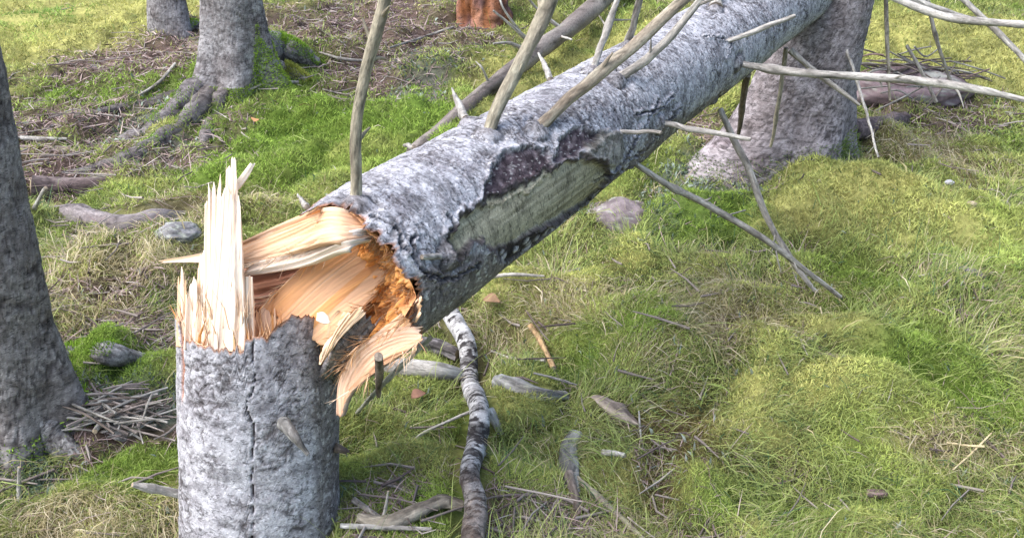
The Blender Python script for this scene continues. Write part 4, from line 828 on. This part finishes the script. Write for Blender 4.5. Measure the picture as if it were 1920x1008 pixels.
# twig pile left of the stump
TPL = thing('twig_pile', gp(225, 800), 'heap of thin dry grey twigs left of the stump', 'twig pile'); bpy.context.view_layer.update()
r_ = np.random.default_rng(12)
for i in range(110):
    px, py = r_.normal(225, 38), r_.normal(795, 15); g_ = gp(px, py, .01 + .07 * r_.random()); a = r_.normal(.05, .75) + (pi if r_.random() < .5 else 0); l = r_.uniform(.08, .26)
    dv = np.array([math.cos(a), math.sin(a) * .8, r_.normal(-.02, .12)]) * l / 2; k = r_.random()
    branch('twig', [g_ - dv, g_ + [0, 0, r_.normal(0, .006)], g_ + dv], [.0022 + .0016 * k, .0028 + .0016 * k, .0018], TPL, [PALE_BR, GREY_BR, DARK_BR, ((.34, .29, .26), (.18, .15, .14))][r_.integers(0, 4)], 6, 8)
BRU = thing('brush_pile', gp(1720, 190), 'tangle of thin brown dead twigs beside the right-hand tree', 'twig pile'); bpy.context.view_layer.update()
for i in range(70):
    px, py = r_.normal(1720, 62), r_.normal(175, 14); g_ = gp(px, py, .02 + .14 * r_.random()); a = r_.normal(.25, .5) + (pi if r_.random() < .5 else 0); l = r_.uniform(.15, .5)
    dv = np.array([math.cos(a), math.sin(a) * .6, r_.normal(.05, .2)]) * l / 2
    branch('twig', [g_ - dv, g_ + [0, 0, r_.normal(0, .03)], g_ + dv], [.004, .005, .003], BRU, [DARK_BR, ((.24, .17, .16), (.13, .09, .085)), GREY_BR][r_.integers(0, 3)], 5, 8)

# ------------------------------------------------------------------ ground cover
OBST = [(sp0[0] + sdir[0] * .35, sp0[1] + sdir[1] * .35, .19), (b0[0], b0[1], .17), (b1[0], b1[1], .2), (b2[0], b2[1], .14), (b3[0], b3[1], .22), (rp[0], rp[1], .19)]
CLEAR = []
def keepout(px, r):
    for q in catmull(np.array([gnd(*q) for q in px]), 30): CLEAR.append((q[0], q[1], r))
keepout(bp, .05); keepout([(722, 692), (780, 700), (830, 705), (872, 718)], .03); keepout([(935, 722), (970, 735), (1062, 748)], .02); keepout([(1108, 752), (1196, 800)], .03); keepout([(1078, 815), (1066, 850), (1082, 930)], .03); keepout([(672, 990), (790, 975), (866, 968)], .03); keepout([(994, 620), (1038, 700)], .015)
keepout([(80, 388), (220, 418), (350, 396)], .05); keepout([(150, 795), (300, 800)], .06); keepout([(300, 230), (240, 262)], .05)
def scatter(n, seed, y0=1.15, y1=9.5, power=1.0):
    r_ = np.random.default_rng(seed); u = r_.random(n)
    # density falls with distance, so that far ground is not over-filled
    a = 1 - power; yy = (y0 ** a + (y1 ** a - y0 ** a) * u) ** (1 / a) if abs(a) > 1e-6 else y0 * (y1 / y0) ** u
    xx = r_.uniform(-1, 1, n) * (0.62 * yy + .45)
    ok = np.ones(n, bool)
    for ox, oy, orad in OBST: ok &= (xx - ox) ** 2 + (yy - oy) ** 2 > orad ** 2
    for ox, oy, orad in CLEAR:
        m = np.where((np.abs(xx - ox) < orad) & (np.abs(yy - oy) < orad))[0]; ok[m] &= (xx[m] - ox) ** 2 + (yy[m] - oy) ** 2 > orad ** 2
    return xx[ok], yy[ok], r_
def blades(name, x, y, L, w_, col, ang, el, curl, r_, segs=3, label=None, cat=None, mat=None, lift=0.0, floor=.003):
    n = len(x); z = Hq(x, y) + lift; p = np.stack([x, y, z], 1); d = np.stack([np.cos(ang), np.sin(ang), 0 * ang], 1); sx = np.stack([-np.sin(ang), np.cos(ang), 0 * ang], 1) + np.array([0, 0, 1.0]) * r_.normal(0, .4, (n, 1))
    cen = [p]; e = el.copy()
    for k in range(segs):
        p = p + (d * np.cos(e)[:, None] + np.array([0, 0, 1.0]) * np.sin(e)[:, None]) * (L / segs)[:, None]
        g = Hq(p[:, 0], p[:, 1]) + floor; p = p.copy(); p[:, 2] = np.maximum(p[:, 2], g + .012 * r_.random(n)); cen.append(p); e = e - curl
        ang = ang + r_.normal(0, .14, n); d = np.stack([np.cos(ang), np.sin(ang), 0 * ang], 1)
    V = []
    for k in range(segs): V += [cen[k] - sx * (w_ * (1 - .25 * k / segs) / 2)[:, None], cen[k] + sx * (w_ * (1 - .25 * k / segs) / 2)[:, None]]
    V.append(cen[-1]); m = 2 * segs + 1; V = np.stack(V, 1); o = (np.arange(n) * m)[:, None]; Q = [np.concatenate([o + 2 * k, o + 2 * k + 1, o + 2 * k + 3, o + 2 * k + 2], 1) for k in range(segs - 1)]
    T = np.concatenate([o + 2 * segs - 2, o + 2 * segs - 1, o + 2 * segs], 1)
    ob = mesh_np(name, V.reshape(-1, 3), np.vstack(Q) if Q else None, T, np.repeat(col, m, 0), None, mat or M_GRASS, False)
    return tag(ob, label, cat, kind='stuff')
# grass
x, y, r_ = scatter(600000, 21, power=1.5); Wt = zonesq(x, y)
pg = np.clip(Wt[:, 0] * 1.25 + Wt[:, 1] * 1.35 + .10 * Wt[:, 2] + .34 * Wt[:, 3] + .03 * Wt[:, 4] + .10 * Wt[:, 5] + .18 * Wt[:, 6], 0, 1)
clump = sstep(-.5, .35, fbm(P2(x, y) * 9, 2, 301)); k = r_.random(len(x)) < pg * (.35 + .65 * clump) * .80
x, y, Wt = x[k], y[k], Wt[k]; n = len(x); pp = P2(x, y); print('blades', n)
ang = 2.6 * pi * fbm(pp * 1.5, 2, 302) - pi / 2 + r_.normal(0, .75, n); isstraw = r_.random(n) < np.clip(Wt[:, 1] / (Wt[:, 0] + Wt[:, 1] + .3 * Wt[:, 2]) + .08 * fbm(pp * 6, 2, 303) + .05, 0, 1)
L = np.exp(r_.normal(math.log(.066), .45, n)) * (1 - .35 * (Wt[:, 2] + Wt[:, 3])); el = np.clip(r_.normal(.60, .36, n), .04, 1.5); curl = np.abs(r_.normal(.42, .25, n)) + .15 * isstraw
hue = fbm(pp * 3, 3, 304)[:, None]
g1 = mix((0.19, 0.27, 0.06), (0.43, 0.48, 0.17), np.clip(r_.random(n) * .7 + .5 * hue[:, 0] + .15, 0, 1)); dkg = r_.random(n) < .12; g1[dkg] = (0.06, 0.125, 0.05)
g2 = mix((0.48, 0.40, 0.23), (0.36, 0.33, 0.17), r_.random(n)); pal = r_.random(n) < .3; g2[pal] = (0.58, 0.51, 0.36)
wide = np.where(r_.random(n) < .10, 2.0, 1.0); cg = np.where(isstraw[:, None], g2, g1) * r_.uniform(.7, 1.25, (n, 1))
dist = np.hypot(x, y); wd = r_.uniform(.0009, .0019, n) * np.clip(dist / 2.4, .8, 2.4) * wide
near = dist < 2.9
for sel, sg, lab in ((near, 3, 'fine green and straw coloured grass in the foreground'), (~near, 2, 'fine green and straw coloured grass up the slope behind')):
    blades('grass', x[sel], y[sel], L[sel], wd[sel], cg[sel], ang[sel], el[sel], curl[sel] * 3 / sg, r_, sg, lab, 'grass')
# moss carpet
x, y, r_ = scatter(900000, 22, power=1.6); Wt = zonesq(x, y); pm = np.clip(1.25 * Wt[:, 2] + 1.2 * Wt[:, 3] + .9 * Wt[:, 6] + .50 * Wt[:, 0] + .20 * Wt[:, 1] + .05 * Wt[:, 4] + .25 * Wt[:, 5], 0, 1)
k = r_.random(len(x)) < pm; x, y, Wt = x[k], y[k], Wt[k]; n = len(x); pp = P2(x, y); print('moss', n)
cu = fbm(pp * 16, 3, 311); tot = Wt[:, 2] + Wt[:, 3] + Wt[:, 6] + .2 * Wt[:, 0]
cm = (np.array((.25, .36, .07)) * Wt[:, 2:3] + np.array((.42, .46, .16)) * .2 * Wt[:, 0:1] + np.array((.50, .49, .18)) * Wt[:, 3:4] + np.array((.19, .15, .06)) * Wt[:, 6:7]) / tot[:, None]
lowv = fbm(pp * 4.5, 3, 313); cm = cm * (1 + .45 * cu + .55 * lowv)[:, None] * mix((1, 1, 1), (.55, .85, .6), sstep(.05, .5, fbm(pp * 2.6, 3, 314)) * Wt[:, 3]) * r_.uniform(.6, 1.35, (n, 1)); dist = np.hypot(x, y)
zz = Hq(x, y); mh = .012 + .022 * np.clip(Wt[:, 2] + Wt[:, 3], 0, 1) * (.5 + cu)
P_ = np.stack([x, y, zz + mh * .7], 1); nrm = np.stack([r_.normal(0, .75, n), r_.normal(0, .75, n), np.full(n, .8)], 1)
FUZZ['p'].append(P_); FUZZ['n'].append(nrm); FUZZ['l'].append(r_.uniform(.008, .024, n) * np.clip(dist / 3, .75, 1.7)); FUZZ['w'].append(.0032 * np.clip(dist / 2.6, .7, 2.2)); FUZZ['c'].append(cm)
fp, fn, fl, fw, fc = (np.concatenate(FUZZ[k]) for k in ('p', 'n', 'l', 'w', 'c')); fn /= np.linalg.norm(fn, axis=1)[:, None]; r_ = np.random.default_rng(23)
sx = np.cross(fn, r_.normal(size=fn.shape)); sx /= np.linalg.norm(sx, axis=1)[:, None] + 1e-9; m = len(fp)
V = np.stack([fp - sx * fw[:, None] / 2, fp + sx * fw[:, None] / 2, fp + fn * fl[:, None]], 1).reshape(-1, 3)
ob = mesh_np('moss', V, None, np.arange(m * 3).reshape(-1, 3), np.repeat(fc, 3, 0) * np.tile([[.8], [.8], [1.15]], (m, 1)), None, M_MOSS, False)
tag(ob, 'bright green and yellow-green moss carpet over ground and roots', 'moss', kind='stuff')
# needle litter
x, y, r_ = scatter(260000, 24, power=1.4); Wt = zonesq(x, y); k = r_.random(len(x)) < np.clip(Wt[:, 4] * 1.1 + .08 * Wt[:, 6] + .04 * Wt[:, 1] + .2 * Wt[:, 5], 0, 1) * .8; x, y = x[k], y[k]; n = len(x); print('litter', n)
dist = np.hypot(x, y); cl = mix((.17, .115, .105), (.44, .345, .32), r_.random(n) ** 1.5) * r_.uniform(.6, 1.2, (n, 1)); pl = r_.random(n) < .06; cl[pl] = (.40, .36, .33)
blades('needle_litter', x, y, np.exp(r_.normal(math.log(.05), .5, n)), r_.uniform(.0016, .004, n) * np.clip(dist / 3, .7, 2), cl, r_.uniform(0, 2 * pi, n), r_.normal(.1, .25, n), r_.normal(.1, .15, n), r_, 2, 'brown needles and tiny twigs littering bare soil', 'litter', M_LITTER, .012)
# lichen and leafy tufts
x, y, r_ = scatter(420000, 25, power=1.4); Wt = zonesq(x, y); k = r_.random(len(x)) < np.clip(Wt[:, 5] * 1.2 + .01, 0, 1) * sstep(-.2, .2, fbm(P2(x, y) * 14, 2, 321)); x, y = x[k], y[k]; n = len(x); print('lichen', n)
cl = mix((.13, .18, .13), (.40, .46, .40), sstep(-.3, .5, fbm(P2(x, y) * 11, 2, 322))) * r_.uniform(.5, 1.2, (n, 1)); dist = np.hypot(x, y)
blades('lichen', x, y, r_.uniform(.012, .035, n), r_.uniform(.005, .011, n) * np.clip(dist / 3.5, .8, 1.6), cl, r_.uniform(0, 2 * pi, n), r_.uniform(.2, 1.4, n), r_.normal(.3, .4, n), r_, 2, 'grey-green lichen tufts and small leafy sprigs on roots and ground', 'lichen', M_MOSS, .006)

# dry twigs strewn over the bare soil
x, y, r_ = scatter(60000, 26, power=1.2); Wt = zonesq(x, y); k = r_.random(len(x)) < (Wt[:, 4] * .17 + .0022 + .03 * Wt[:, 5] + .02 * Wt[:, 1]); x, y = x[k], y[k]; n = len(x); print('twigs', n)
a = r_.uniform(0, 2 * pi, n); l = np.minimum(np.exp(r_.normal(math.log(.10), .4, n)), .2); d = np.stack([np.cos(a), np.sin(a), r_.normal(0, .08, n)], 1); p0 = np.stack([x, y, Hq(x, y) + .015 + .02 * r_.random(n)], 1); mid_ = p0 + d * (l / 2)[:, None] + r_.normal(0, .005, (n, 3)); p2 = p0 + d * l[:, None]
for q in (mid_, p2): q[:, 2] = np.maximum(q[:, 2], Hq(q[:, 0], q[:, 1]) + .008)
wv = r_.uniform(.0018, .0045, n); side = np.stack([-np.sin(a), np.cos(a), 0 * a], 1); V = []
for q, f in ((p0, 1), (mid_, .9), (p2, .4)):
    for sx_, up_ in ((1, 0), (-1, 0), (0, 1.6)): V.append(q + (side * sx_ + np.array([0, 0, up_])) * (wv * f)[:, None])
V = np.stack(V, 1); o_ = (np.arange(n) * 9)[:, None]; Q = [np.concatenate([o_ + lv + kk, o_ + lv + (kk + 1) % 3, o_ + lv + 3 + (kk + 1) % 3, o_ + lv + 3 + kk], 1) for lv in (0, 3) for kk in range(3)]
c = mix((.10, .075, .07), (.36, .32, .29), r_.random(n) ** 1.3)
tag(mesh_np('twig_litter', V.reshape(-1, 3), np.vstack(Q), None, np.repeat(c, 9, 0), None, M_LITTER, False), 'dry grey and brown twigs strewn over the forest floor', 'twigs', kind='stuff')
print('tris', sum(sum(len(p_.vertices) - 2 for p_ in m_.polygons) if len(m_.polygons) < 3000 else int(len(m_.loops) - 2 * len(m_.polygons)) for m_ in bpy.data.meshes))
